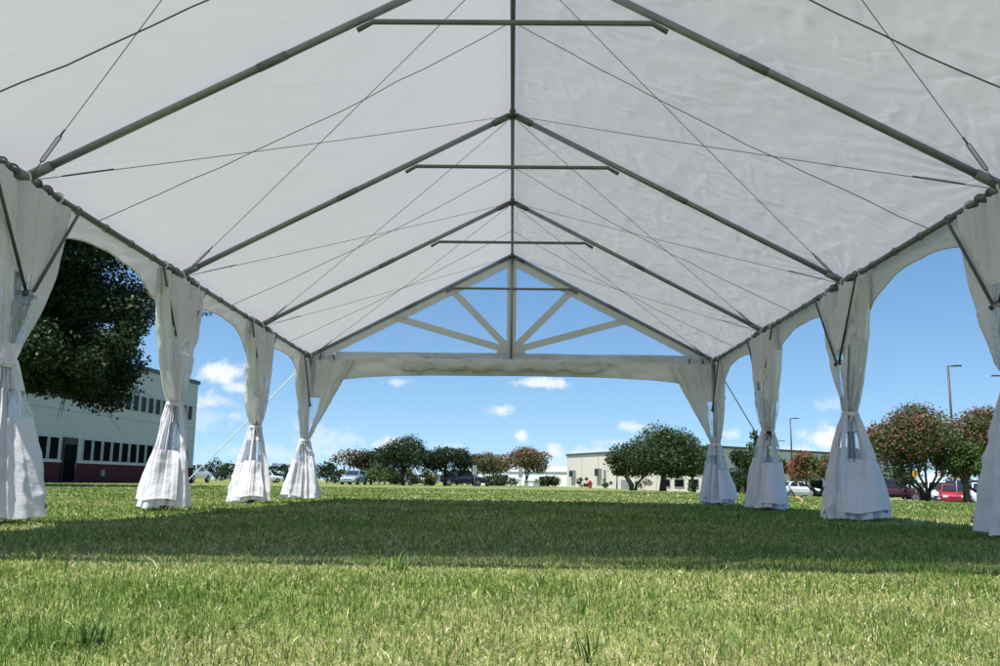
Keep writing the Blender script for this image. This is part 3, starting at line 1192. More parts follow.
spec = [
    (1, -1, 'white vinyl curtain tied to the tent leg nearest the camera, before the dark oak', 3, (.31, .22), .95),
    (2, -1, 'white curtain on the leg between the dark oak and open sky, before the office corner', 5, (.28, .21), .94),
    (3, -1, 'white vinyl curtain on the leg just before the corner, white guy strap passing behind it', 8, (.28, .20), .90),
    (2, 1, 'widest curtain, on the leg between the orange crape myrtle and the large pink one', 13, (.31, .27), .93),
    (3, 1, 'shaded white curtain with a black knot, on the leg beside the pointed green tree', 17, (.31, .23), .91),
    (1, 1, 'white curtain hanging before the bright green tree and the parked white car', 23, (.32, .25), .93),
]
for k, sx, lab, seed, foot, tz in spec:
    curtain(sx * W, YK[k], sx, 0, seed, lab, tz, foot, 'black' if seed == 17 else 'white')
curtain(-W, YK[4], -1, 1, 29, 'white curtain fanned out from the gable corner, nearest the silver car', .86, (.27, .21))
curtain(W, YK[4], 1, 1, 37, 'grey white curtain fanned out from the gable corner beside the round oak', .88, (.26, .21))
curtain(-W, YK[0], -1, -1, 41, 'white curtain on the front corner leg nearest the dark oak', .9, (.40, .32))
curtain(W, YK[0], 1, -1, 43, 'white curtain on the front corner leg nearest the parking lot', .9, (.40, .32))


# guy straps from the far corners
def guy(a, b, m, label, end_m):
    a, b = Vector(a), Vector(b)
    root = thing('guy_strap', label, 'strap', tuple(b), 0, 'guy straps at the far corners of the tent')
    la = a - b
    mb = MB()
    d = (-la).normalized()
    pts = [la + (-la) * t + Vector((0, 0, -.02 * math.sin(PI * t))) for t in np.linspace(0, .93, 12)]
    mb.tube(pts, .0085, 6).build('strap', m, root, True)
    MB().tube([Vector((0, 0, -.2)), Vector((0, 0, .16))], .012, 8).tube([(0, 0, .15), (0, 0, .172)], .02, 8).build('stake', M_DARKPIPE, root, True)
    q = la * .07
    MB().tube([q, q * .6 + Vector((.03, 0, .03)), Vector((.02, -.01, .10)), Vector((-.015, -.02, .05)), Vector((0.01, -.02, .03))], .011, 8).build('hook', end_m, root, True)


guy((-W - .03, YK[4], HE - .06), (X(172, 13.9), 13.9, 0), M_WSTRAP, 'taut white guy strap slanting down from the roof corner on the silver car side', M_WSTRAP)
guy((W + .03, YK[4], HE - .06), (X(801, 13.3), 13.3, 0), M_WIRE, 'thin dark guy line slanting down from the roof corner to a yellow hook', M_YELLOW)

# ------------------------------------------------------------------ trees
M_BARK = simple('bark', (.085, .066, .05), .9, 0, .2, .3, 7, .9, 25)
M_BARKP = simple('smooth_pale_bark', (.20, .155, .12), .85, 0, .2, .25, 7, .5, 25)
M_LEAF = leafmat('tree_leaf', .22, .55)
M_BLOS = leafmat('blossom', .35, .7)


def leaf_cloud(rng, blobs, n, size, cols, shell=.5, flat=None, droop=0.0, aspect=.6):
    w = np.array([b[3] * b[4] * b[5] for b in blobs]) ** .66
    idx = rng.choice(len(blobs), n, p=w / w.sum())
    B = np.array(blobs)[idx]
    d = rng.normal(size=(n, 3))
    d /= np.linalg.norm(d, axis=1)[:, None]
    r = (rng.uniform(shell ** 2, 1, n) ** .5) * (1 + .12 * rng.normal(size=n))
    # clumpy: leaves sit on twigs
    p = B[:, :3] + d * B[:, 3:6] * r[:, None]
    tw = rng.normal(size=(n, 3)) * size * .5
    p = p + tw
    nrm = d * .6 + rng.normal(size=(n, 3)) * .75 + np.array([0, 0, .35])
    nrm /= np.linalg.norm(nrm, axis=1)[:, None]
    a = np.cross(nrm, rng.normal(size=(n, 3)))
    a /= np.linalg.norm(a, axis=1)[:, None] + 1e-9
    b = np.cross(nrm, a)
    sz = size * rng.uniform(.55, 1.35, (n, 1))
    V = np.empty((n, 4, 3), np.float32)
    V[:, 0] = p - a * sz
    V[:, 1] = p + b * sz * aspect + nrm * sz * .18
    V[:, 2] = p + a * sz
    V[:, 3] = p - b * sz * aspect + nrm * sz * .18
    if flat is not None:
        k = p[:, 2] > flat + .25 * rng.normal(size=n) * size * 4
        V, idx = V[k], idx[k]
        n = len(V)
    c0, c1 = np.array(cols[0]), np.array(cols[1])
    bt = np.random.default_rng(3).random(len(blobs))[idx][:, None]
    g = np.clip(rng.random((n, 1)) * .65 + bt * .35, 0, 1)
    c = c0 * (1 - g) + c1 * g
    Q = np.arange(n * 4).reshape(-1, 4)
    return V.reshape(-1, 3), Q, np.repeat(c, 4, 0)


def tree(name, label, x, y, h, cw, cb, n, leaf, cols, seed, trunks=1, tr=.16, cat='tree', group=None, blossoms=None, bark=None, nb=16, top=0.6, gap=.55, cone=False, lean=0.0, squash=1.0):
    """x,y base; h height; cw crown width; cb height of the crown's underside"""
    rng = np.random.default_rng(seed)
    z0 = float(gz(x, y))
    root = thing(name, label, cat, (x, y, z0 - .03), 0, group)
    ch = h - cb
    blobs = []
    cw *= 1.3
    for i in range(nb):
        if cone:
            t = (i + .5) / nb
            rr = cw / 2 * (1 - t) ** .8 * .75
            a = rng.uniform(0, 2 * PI)
            br = max(.12, cw * .24 * (1 - t * .75))
            blobs.append((math.cos(a) * rr * .6, math.sin(a) * rr * .6, cb + ch * t, br, br, br * .8))
            continue
        a = rng.uniform(0, 2 * PI) + i * 2.4
        q = math.sqrt((i + .5) / nb)
        t = rng.uniform(0, 1)
        env = math.sqrt(max(.05, 1 - (abs(t - .42) / .62) ** 2))
        rr = cw / 2 * q * env * .74
        br = cw * rng.uniform(.11, .19) * (1.15 - .35 * q)
        zz = cb + br * .7 + (ch - br * 1.4) * t * (1 - (1 - top) * q * .5)
        blobs.append((math.cos(a) * rr + lean * t, math.sin(a) * rr, zz, br * 1.1, br * 1.1, br * .85 * squash))
    m = MB()
    for k in range(trunks):
        if trunks == 1:
            bx = by = 0
        else:
            a = 2 * PI * (k + .5) / trunks - PI + rng.uniform(-.3, .3)
            bx, by = math.cos(a) * tr * 1.1, math.sin(a) * tr * 1.1
        sel = [b for b in blobs if trunks == 1 or int(((math.atan2(b[1], b[0]) + PI) / (2 * PI)) * trunks) % trunks == k] or blobs
        cxm = np.mean([b[0] for b in sel]) * (.65 if trunks > 1 else .15)
        cym = np.mean([b[1] for b in sel]) * (.65 if trunks > 1 else .15)
        fork = Vector((bx + cxm * (.6 if trunks == 1 else .95), by + cym * (.6 if trunks == 1 else .95), cb * (.9 if trunks == 1 else 1.0)))
        r0 = tr if trunks == 1 else tr * .55
        top_p = Vector((cxm, cym, cb + ch * .62))
        pts = [Vector((bx, by, 0)), Vector((bx + cxm * .12 + rng.normal() * .03, by + cym * .12, fork.z * .45)), fork, fork.lerp(top_p, .5) + Vector((rng.normal() * .08, rng.normal() * .08, 0)), top_p]
        m.tube(pts, [r0 * 1.25, r0, r0 * .8, r0 * .5, r0 * .12], 8)
        for j, b in enumerate(sel[:9]):
            st = fork.lerp(top_p, rng.uniform(0, .4))
            e = Vector(b[:3])
            md = st.lerp(e, .5) + Vector((rng.normal() * .06, rng.normal() * .06, -.04 * ch))
            m.tube([st, md, e], [r0 * .5, r0 * .3, r0 * .07], 6)
            for _ in range(2):
                e2 = e + Vector(rng.normal(size=3)) * b[3] * .6
                m.tube([st.lerp(e, .7), e2], [r0 * .16, r0 * .04], 4)
    m.build('trunk', bark or M_BARK, root, True)
    V, Q, C = leaf_cloud(rng, blobs, n, leaf, cols, gap, flat=cb * .96)
    cr = np_mesh('crown', V, Q, M_LEAF, root, col=C)
    if blossoms:
        bn, bs, bcol = blossoms
        bb = [b for b in blobs]
        V, Q, C = leaf_cloud(rng, bb, bn * 3, bs, bcol, .93, aspect=.9)
        # blossom only on the outside of the crown
        cc = V.reshape(-1, 4, 3).mean(1)
        cen = np.array([0, 0, cb + ch * .42])
        rel = (cc - cen) / np.array([cw / 2, cw / 2, ch * .6])
        k = (np.linalg.norm(rel, axis=1) > .62) & (rel[:, 2] > -.45)
        V = V.reshape(-1, 4, 3)[k].reshape(-1, 3)
        C = C.reshape(-1, 4, 3)[k].reshape(-1, 3)
        Q = np.arange(len(V)).reshape(-1, 4)
        np_mesh('blossoms', V, Q, M_BLOS, cr, col=C)
    return root


OAK = ((.012, .025, .008), (.033, .058, .017))
OAKM = ((.022, .045, .013), (.060, .100, .028))
CRAPE = ((.040, .068, .018), (.115, .145, .040))
GREEN = ((.045, .085, .018), (.10, .16, .035))
PINK = ((.20, .060, .055), (.38, .12, .11))
RUST = ((.19, .055, .03), (.34, .12, .065))

# big dark oak close to the tent, left
def big_oak():
    rng = np.random.default_rng(77)
    d = 31.0
    x0 = X(-18, d)
    root = thing('oak_tree', 'huge dark oak with low spreading branches between the tent and the red based building', 'tree', (x0, d, float(gz(x0, d)) - .05))
    blobs = []
    for i in range(62):
        a = rng.uniform(0, 2 * PI)
        q = math.sqrt(rng.random())
        t = rng.random()
        env = math.sqrt(max(.06, 1 - (abs(t - .38) / .66) ** 2))
        rr = 5.05 * q * env
        br = rng.uniform(.75, 1.35)
        blobs.append((math.cos(a) * rr, math.sin(a) * rr, 4.0 + t * 6.8 - .5 * q * (1 - t), br * 1.15, br * 1.15, br * .8))
    # low right hand boughs
    for bx, bz, br in ((3.2, 3.7, .75), (4.2, 4.1, .8), (5.0, 4.8, .8), (2.2, 3.5, .7), (1.2, 3.5, .7), (4.9, 6.0, .8), (5.2, 5.3, .6), (3.0, 4.8, 1.2), (1.5, 5.2, 1.4), (3.4, 6.4, 1.2)):
        blobs.append((bx, rng.uniform(-2.2, .5), bz, br, br, br * .7))
    m = MB()
    m.tube([(0, 0, 0), (.05, 0, .9), (.1, .05, 2.0), (.1, .1, 3.6), (0, 0, 6.5), (.1, 0, 9)], [.55, .40, .36, .28, .15, .04], 12)
    for j, b in enumerate(blobs):
        st = Vector((.08, .05, rng.uniform(1.7, 5.5)))
        e = Vector(b[:3])
        md = st.lerp(e, .5) + Vector((rng.normal() * .2, rng.normal() * .2, .3))
        m.tube([st, md, e], [.13, .075, .015], 6)
        for _ in range(3):
            e2 = e + Vector(rng.normal(size=3)) * b[3] * .7
            m.tube([md.lerp(e, .6), e2], [.025, .006], 4)
    # thin stray twig reaching into the sky past the second leg
    m.tube([(5.0, -.5, 6.0), (6.2, -.6, 6.15), (7.6, -.7, 5.95)], [.03, .02, .006], 5)
    m.build('trunk', M_BARK, root, True)
    V, Q, C = leaf_cloud(rng, blobs, 190000, .072, OAK, .25, droop=.2)
    tw = [(7.0 + .3 * i, -.65, 6.05 - .04 * i, .22, .2, .14) for i in range(3)]
    V2, Q2, C2 = leaf_cloud(rng, tw, 60, .05, OAK, .2)
    np_mesh('crown', np.concatenate([V, V2]), np.concatenate([Q, Q2 + len(V)]), M_LEAF, root, col=np.concatenate([C, C2]))


big_oak()

TG = 'trees along the far side of the field'
tree('dry_tree', 'small half bare brownish tree behind the silver car', X(350, 100), 100, 4.3, 4.6, 1.7, 900, .15, ((.075, .055, .03), (.15, .10, .06)), 101, 2, .14, group=TG, nb=10, gap=.3)
tree('oak_tree', 'small dark tree showing between the brownish tree and the wide dark oak', X(371, 101), 101, 4.7, 4.4, .7, 4200, .12, OAK, 102, 1, .14, group=TG, nb=10)
tree('oak_tree', 'wide dark green oak standing just right of the silver car', X(403, 96), 96, 5.6, 6.9, .95, 10000, .11, OAK, 103, 1, .20, group=TG, nb=18)
tree('oak_tree', 'rounded dark oak beside the wide oak, in front of the blue truck', X(445, 97), 97, 4.9, 5.9, .8, 8000, .11, OAK, 104, 1, .18, group=TG, nb=14)
tree('shrub', 'light green bushy shrub just right of the silver car', X(380, 94), 94, 2.35, 3.5, .05, 2600, .10, GREEN, 105, 3, .06, cat='shrub', group=TG, nb=10)
tree('shrub', 'yellowish green shrub under the two dark oaks', X(424, 95), 95, 1.9, 3.0, .05, 1800, .10, ((.08, .10, .03), (.17, .19, .06)), 106, 3, .06, cat='shrub', group=TG, nb=9)
tree('shrub', 'low dark shrub behind the trunk of the wide oak', X(407, 101), 101, 1.9, 3.6, .05, 1600, .11, ((.06, .085, .025), (.12, .15, .05)), 107, 3, .06, cat='shrub', group=TG, nb=8)
tree('crape_myrtle', 'dull pink crape myrtle beside the blue truck, before the white warehouse', X(487, 104), 104, 4.1, 4.5, 1.35, 4000, .12, CRAPE, 108, 3, .13, group=TG, blossoms=(600, .085, PINK), bark=M_BARKP, nb=14)
tree('crape_myrtle', 'dark pink crape myrtle with a stout trunk behind the green utility box', X(526, 94), 94, 4.1, 5.3, 1.4, 5500, .11, CRAPE, 109, 2, .17, group=TG, blossoms=(900, .085, PINK), nb=16)

# trees near the beige warehouse
tree('oak_tree', 'largest round dark oak on the field, before the beige warehouse', X(663, 60), 60, 4.6, 5.6, .85, 17000, .085, OAKM, 111, 1, .21, nb=26, gap=.5)
tree('oak_tree', 'lower dark tree on slim pale trunks attached to the side of the large round oak', X(633, 62), 62, 3.5, 3.4, .9, 6000, .085, OAKM, 112, 3, .17, bark=M_BARKP, nb=13)
tree('crape_myrtle', 'small rust tinged shrub tree at the edge of the oak before the beige wall', X(617, 78), 78, 3.1, 1.7, 1.0, 700, .10, CRAPE, 113, 2, .07, blossoms=(120, .1, RUST), bark=M_BARKP, nb=7)
tree('oak_tree', 'narrow dark trunked oak just behind the large round oak', X(695, 66), 66, 4.0, 3.8, .9, 4500, .09, OAKM, 114, 2, .17, nb=12)
SG = 'clipped shrubs along the beige warehouse'
for u, hh, w, lab, sd in ((580, 1.9, .9, 'narrow upright shrub against the beige wall, nearest its far corner', 121), (588, 1.7, 1.2, 'small leafy shrub between the upright shrub and the hydrant', 122),
                          (607, 1.6, 1.6, 'rounded shrub beside the grey door of the beige wall', 123), (645, 1.7, 2.4, 'wide shrub behind the slim pale trunks', 124), (692, 1.5, 1.4, 'upright shrub behind the round oak trunk', 125)):
    d = 128 - (u - 580) * .16
    tree('shrub', lab, X(u, d), d, hh, w, .1, 420, .10, OAKM, sd, 2, .05, cat='shrub', group=SG, nb=7)

# right hand side
tree('conifer_tree', 'pointed green tree rising behind the curtain with the black knot', X(757, 66), 66, 4.6, 3.3, .5, 3800, .11, ((.025, .055, .018), (.07, .12, .03)), 131, 1, .14, nb=20, cone=True)
tree('oak_tree', 'rounded dark green tree low beside the pointed tree', X(743, 62), 62, 3.2, 2.4, .35, 2500, .10, OAKM, 132, 1, .12, nb=12)
tree('oak_tree', 'dark tree between the pointed tree and the orange crape myrtle', X(779, 68), 68, 3.4, 2.4, .6, 1600, .10, OAKM, 133, 1, .12, nb=10)
tree('crape_myrtle', 'small orange red crape myrtle on several stems under the taller street lamp', X(818, 44), 44, 2.55, 2.6, .62, 5000, .06, CRAPE, 134, 4, .11, blossoms=(2000, .05, RUST), nb=18)
tree('crape_myrtle', 'large crape myrtle with pink tips and many bare stems by the kerb', X(926, 45), 45, 5.1, 4.9, 1.3, 21000, .066, CRAPE, 135, 7, .13, blossoms=(1900, .052, PINK), nb=30, gap=.4)
tree('crape_myrtle', 'pink tipped crape myrtle half behind the curtain at the right edge', X(988, 46), 46, 5.3, 5.2, 1.2, 19000, .066, CRAPE, 136, 5, .14, blossoms=(1900, .052, PINK), nb=26, gap=.4)
tree('oak_tree', 'bright green low tree in front of the pink crape myrtles', X(966, 44), 44, 3.3, 2.4, 1.05, 5200, .07, GREEN, 137, 1, .17, nb=16, lean=.5)
tree('oak_tree', 'small dark tree behind the maroon pickup in the car park', X(903, 76), 76, 2.9, 2.4, 1.3, 900, .12, OAKM, 138, 1, .12, nb=8)

# far tree line
for u, d, hh, w, lab, sd in ((216, 190, 3.2, 6, 'first far dark tree right of the white van', 141), (231, 185, 3.0, 6, 'far dark tree seen left of the third curtain', 142), (246, 180, 3.6, 7, 'far dark tree hidden by the third curtain', 143),
                             (277, 175, 2.8, 5, 'far dark tree between the two left rear curtains', 144), (294, 170, 2.4, 5, 'low far tree behind the left corner curtain', 145), (327, 165, 2.8, 6, 'far dark tree left of the brownish tree', 146),
                             (341, 160, 2.6, 5, 'far low tree under the brownish tree', 147), (395, 150, 2.6, 8, 'far low trees behind the light green shrub', 148), (457, 150, 2.4, 8, 'far low trees behind the blue truck', 149),
                             (500, 150, 1.4, 7, 'low far hedge tree below the dull pink crape myrtle', 150), (549, 150, 1.7, 4, 'far shrub before the white warehouse end', 151), (892, 130, 3.6, 9, 'far dark trees behind the maroon pickup', 152), (935, 125, 3.0, 8, 'far dark trees behind the yellow signs', 153)):
    tree('far_tree', lab, X(u, d), d, hh * (1.5 if u < 330 else 1.0), w, .1, 1100, .22, OAK, sd, 1, .15, group='low dark trees on the horizon', nb=10)

# ------------------------------------------------------------------ buildings
M_WWALL = simple('white_metal_wall', (.43, .45, .47), .55, 0, .4, .05, 1.5)
M_RED = simple('dark_red_brick', (.085, .014, .017), .8, 0, .25, .2, 8, .5, 30)
M_FRAME = simple('white_window_frame', (.52, .54, .54), .5)
M_ROOFD = simple('dark_roof_edge', (.07, .08, .10), .6)
M_BEIGE = simple('beige_concrete_panel', (.66, .61, .54), .85, 0, .3, .06, 1.2, .3, 20)
M_BEIGE2 = simple('grey_concrete_panel', (.40, .38, .34), .85, 0, .3, .08, 1.2, .3, 20)
M_WHITE = simple('white_warehouse_wall', (.80, .80, .79), .7, 0, .3, .04, 1)
M_GREY = simple('grey_painted_steel', (.26, .27, .28), .6)


def glass(name, col, rough=.08, spec=.07):
    t = NT(name)
    c = t.ramp(t.noise(.8, 3), [(.3, tuple(v * .6 for v in col)), (.7, col)])
    return t.done(t.principled(c, rough, 0, spec))


M_DGLASS = glass('dark_window_glass', (.012, .013, .015), .35, 0.0)
M_UGLASS = glass('grey_window_glass', (.045, .055, .065), .3, .02)
M_TGLASS = glass('green_entry_glass', (.12, .22, .22))


class Face:
    """local frame of a wall: a along the wall, n outward, z up"""
    def __init__(s, p0, p1, out_sign):
        s.p0 = Vector((p0[0], p0[1], 0))
        v = Vector((p1[0] - p0[0], p1[1] - p0[1], 0))
        s.L = v.length
        s.a = v.normalized()
        s.n = Vector((s.a.y, -s.a.x, 0)) * out_sign
        s.rz = math.atan2(s.a.y, s.a.x)

    def at(s, a, n, z):
        return s.p0 + s.a * a + s.n * n + Vector((0, 0, z))

    def box(s, mb, a0, a1, n0, n1, z0, z1):
        c = s.at((a0 + a1) / 2, (n0 + n1) / 2, (z0 + z1) / 2)
        return mb.box(c, (a1 - a0, abs(n1 - n0), z1 - z0), s.rz)


def child_window(fc, root, a0, a1, z0, z1, gm, fm, fw=.09, name='window'):
    mb = MB()
    fc.box(mb, a0, a0 + fw, .002, .07, z0, z1)
    fc.box(mb, a1 - fw, a1, .002, .07, z0, z1)
    fc.box(mb, a0 + fw, a1 - fw, .002, .07, z0, z0 + fw)
    fc.box(mb, a0 + fw, a1 - fw, .002, .07, z1 - fw, z1)
    w = mb.build(name, fm, root)
    mb = MB()
    fc.box(mb, a0 + fw, a1 - fw, .004, .03, z0 + fw, z1 - fw)
    mb.build('pane', gm, w)


# left: two storey white block with dark red base; its wall faces the tent
LB = thing('office_building', 'white two storey building with a dark red base and dark windows behind the oak', 'building')
fA, fB = (-28.8, 24.0), (X(192, 72), 72.0)
fc = Face(fA, fB, 1)
zg = -.35
H = 7.75
L = fc.L
mb = MB()
fc.box(mb, 0, L, -22, 0, 1.25, H)
mb.build('wall', M_WWALL, LB)
mb = MB()
fc.box(mb, 0, L + .03, -22.03, .05, zg, 1.12)
mb.build('brick_base', M_RED, LB)
mb = MB()
fc.box(mb, -.02, L + .04, -22.02, .08, 1.12, 1.25)
mb.build('sill_band', M_FRAME, LB)
mb = MB()
fc.box(mb, -.1, L + .12, -22.1, .12, H, H + .28)
mb.build('roof', M_ROOFD, LB)
mb = MB()
fc.box(mb, 0, L + .01, .001, .012, 4.2, 4.23)
mb.build('panel_joint', M_GREY, LB)
# windows: dense strips
a = L - .9
i = 0
while a > 3:
    w = .84
    child_window(fc, LB, a - w, a, 4.8, 5.95, M_UGLASS, M_FRAME, .04)
    a -= w + .26
    i += 1
DOORA = L - 18.6
a = L - 1.2
while a > 3:
    w = 1.0
    if DOORA - .3 < a and a - w < DOORA + 1.8:
        a = DOORA - .4
        continue
    child_window(fc, LB, a - w, a, 1.26, 2.6, M_DGLASS, M_FRAME, .04)
    a -= w + .18
mb = MB()
fc.box(mb, DOORA, DOORA + 1.5, .06, .13, zg, 2.6)
dr = mb.build('door', M_BLACK, LB)
mb = MB()
fc.box(mb, DOORA + .12, DOORA + 1.38, .131, .15, .0, 2.2)
mb.build('pane', M_DGLASS, dr)
mb = MB()
fc.box(mb, DOORA + 1.26, DOORA + 1.32, .16, .22, .8, 1.2)
mb.build('handle', M_EYE, dr)
mb = MB()
fc.box(mb, L - 14.2, L - 13.9, .06, .25, .35, .75)
mb.build('wall_tap_box', M_GREY, LB)

# beige warehouse with the sunlit long wall, its corner behind the round oak
BW = thing('warehouse', 'beige panelled warehouse with dark roof edge, its sunlit wall behind the round oak', 'building')
pA, pB = (X(567, 150), 150.0), (X(713, 110), 110.0)
fc1 = Face(pB, pA, -1)
if fc1.n.x > 0:
    fc1 = Face(pB, pA, 1)
pC = (X(905, 140), 140.0)
fc2 = Face(pB, pC, 1)
if fc2.n.y > 0:
    fc2 = Face(pB, pC, -1)
BZ, BH = -1.0, 4.95
zA, zB, zC = gz(*pA), gz(*pB), gz(*pC)
q = [pA, pB, pC, (pC[0] + pA[0] - pB[0], pC[1] + pA[1] - pB[1])]
mb = MB().add([(p[0], p[1], BZ - .5) for p in q] + [(p[0], p[1], BH) for p in q], [(0, 1, 5, 4), (1, 2, 6, 5), (2, 3, 7, 6), (3, 0, 4, 7)])
mb.build('wall', M_BEIGE, BW)
MB().add([(p[0], p[1], BH - .3) for p in q], [(0, 1, 2, 3)]).build('roof', M_ROOFD, BW)
mb = MB()
fc1.box(mb, -.1, fc1.L + .1, .0, .14, BH - .12, BH + .16)
fc2.box(mb, .02, fc2.L + .1, .0, .14, BH - .12, BH + .16)
mb.build('parapet_cap', M_ROOFD, BW)
Ltot = fc1.L
for k in range(1, 7):
    a = Ltot * (1 - k * .137)
    mb = MB()
    fc1.box(mb, a - .05, a + .05, -.002, .012, BZ, BH - .12)
    mb.build('panel_joint', M_GREY, BW)
for a0, z0, w, hh in ((Ltot * .955, 1.35, 1.6, 1.1), (Ltot * .735, 1.45, 1.5, 1.2)):
    mb = MB()
    fc1.box(mb, a0 - w, a0, .02, .5, z0, z0 + hh)
    b = mb.build('wall_unit', M_GREY, BW)
    mb = MB()
    fc1.box(mb, a0 - w + .12, a0 - .12, .501, .52, z0 + .12, z0 + hh - .12)
    mb.build('grille', M_BLACK, b)
mb = MB()
fc1.box(mb, Ltot * .665, Ltot * .665 + .35, .01, .3, BZ, 2.4)
mb.build('downpipe', M_GREY, BW)
mb = MB()
fc1.box(mb, Ltot * .50, Ltot * .50 + 2.2, .01, .06, BZ, .95)
d = mb.build('door', M_GREY, BW)
mb = MB()
fc1.box(mb, Ltot * .50 + .2, Ltot * .50 + .3, .061, .1, .0, .2)
mb.build('handle', M_EYE, d)
for k, a in enumerate((3.0, 6.4, 9.8)):
    child_window(fc1, BW, a, a + 2.4, .0, 1.1, M_DGLASS, M_GREY, .1)
# shaded entrance front
child_window(fc2, BW, 4.4, 7.2, 1.4, 3.9, M_TGLASS, M_GREY, .1, 'entry_glazing')
child_window(fc2, BW, 4.4, 7.2, -.55, 1.3, M_DGLASS, M_GREY, .1)
child_window(fc2, BW, 7.4, 10.4, -.55, 1.3, M_DGLASS, M_GREY, .1)
for k in range(3):
    child_window(fc2, BW, 16 + k * 5, 19 + k * 5, -.4, 1.3, M_DGLASS, M_GREY, .1)

# low white warehouse in the gap
WW = thing('warehouse', 'long low white warehouse with dark openings, seen under the pink crape myrtles', 'building')
fw = Face((X(462, 192), 192), (X(600, 174), 174), 1)
mb = MB()
fw.box(mb, 0, fw.L, -14, 0, -.9, 2.6)
mb.build('wall', M_WHITE, WW)
e0, e1, e2, e3 = fw.at(-.2, .25, 2.6), fw.at(fw.L + .2, .25, 2.6), fw.at(fw.L + .2, -14.2, 2.6), fw.at(-.2, -14.2, 2.6)
k0, k1 = fw.at(-.2, -7, 3.7), fw.at(fw.L + .2, -7, 3.7)
MB().add([e0, e1, e2, e3, k0, k1], [(0, 1, 5, 4), (1, 2, 5), (2, 3, 4, 5), (3, 0, 4), (3, 2, 1, 0)]).build('roof', M_WHITE, WW)
for u0, u1, z0, z1 in ((497, 511, .95, 1.9), (543, 555, .35, 1.6)):
    a0 = fw.L * (u0 - 462) / 138
    a1 = fw.L * (u1 - 462) / 138
    mb = MB()
    fw.box(mb, a0, a1, .01, .08, z0, z1)
    b = mb.build('dock_opening', M_BLACK, WW)
    mb = MB()
    fw.box(mb, a0 - .1, a1 + .1, .081, .2, z1, z1 + .12)
    mb.build('canopy', M_WHITE, b)
# pale building end seen below the crape myrtles on the right
PB = thing('shed', 'pale grey shed with a pitched roof seen through the stems of the pink crape myrtle', 'building')
fp = Face((X(942, 95), 95), (X(975, 95), 95), 1)
mb = MB()
fp.box(mb, 0, fp.L, -5, 0, -1.2, .95)
o_ = mb.build('wall', M_BEIGE2, PB)
c0, c1 = fp.at(-.2, .2, .95), fp.at(fp.L + .2, .2, .95)
c2, c3 = fp.at(fp.L + .2, -5.2, .95), fp.at(-.2, -5.2, .95)
r0_, r1_ = fp.at(fp.L / 2, .2, 2.2), fp.at(fp.L / 2, -5.2, 2.2)
MB().add([c0, c1, c2, c3, r0_, r1_], [(0, 1, 4), (1, 2, 5, 4), (2, 3, 5), (3, 0, 4, 5), (3, 2, 1, 0)]).build('roof', M_FRAME, PB)

# ------------------------------------------------------------------ vehicles
M_TYRE = simple('tyre', (.018, .018, .018), .8)
M_RIM = simple('wheel_rim', (.35, .35, .36), .35, .7)
M_CGLASS = glass('car_glass', (.03, .035, .04), .05, .5)
M_LAMP = simple('headlamp_lens', (.75, .77, .8), .15)
M_TAIL = simple('tail_lamp', (.35, .02, .02), .25)
M_CHROME = simple('dark_grille', (.06, .06, .065), .35, .5)


def paint(name, col):
    t = NT(name)
    p = t.n('ShaderNodeBsdfPrincipled')
    c = t.ramp(t.noise(3, 3), [(.3, tuple(v * .94 for v in col)), (.7, col)])
    t.l(c, p.inputs['Base Color'])
    p.inputs['Roughness'].default_value = .32
    p.inputs['Coat Weight'].default_value = .7
    return t.done(p.outputs[0])


P_SILVER = paint('silver_blue_paint', (.30, .38, .46))
P_WHITE = paint('white_paint', (.78, .79, .80))
P_MAROON = paint('maroon_paint', (.055, .008, .012))
P_RED = paint('red_paint', (.42, .02, .022))
P_NAVY = paint('navy_paint', (.022, .028, .06))
P_DARK = paint('charcoal_paint', (.03, .035, .045))


def loft(mb, st, sec):
    n = len(sec(st[0]))
    vs = [p for s_ in st for p in sec(s_)]
    fs = []
    for i in range(len(st) - 1):
        for j in range(n):
            fs.append((i * n + j, i * n + (j + 1) % n, (i + 1) * n + (j + 1) % n, (i + 1) * n + j))
    fs.append(tuple(range(n))[::-1])
    fs.append(tuple((len(st) - 1) * n + j for j in range(n)))
    return mb.add(vs, fs)


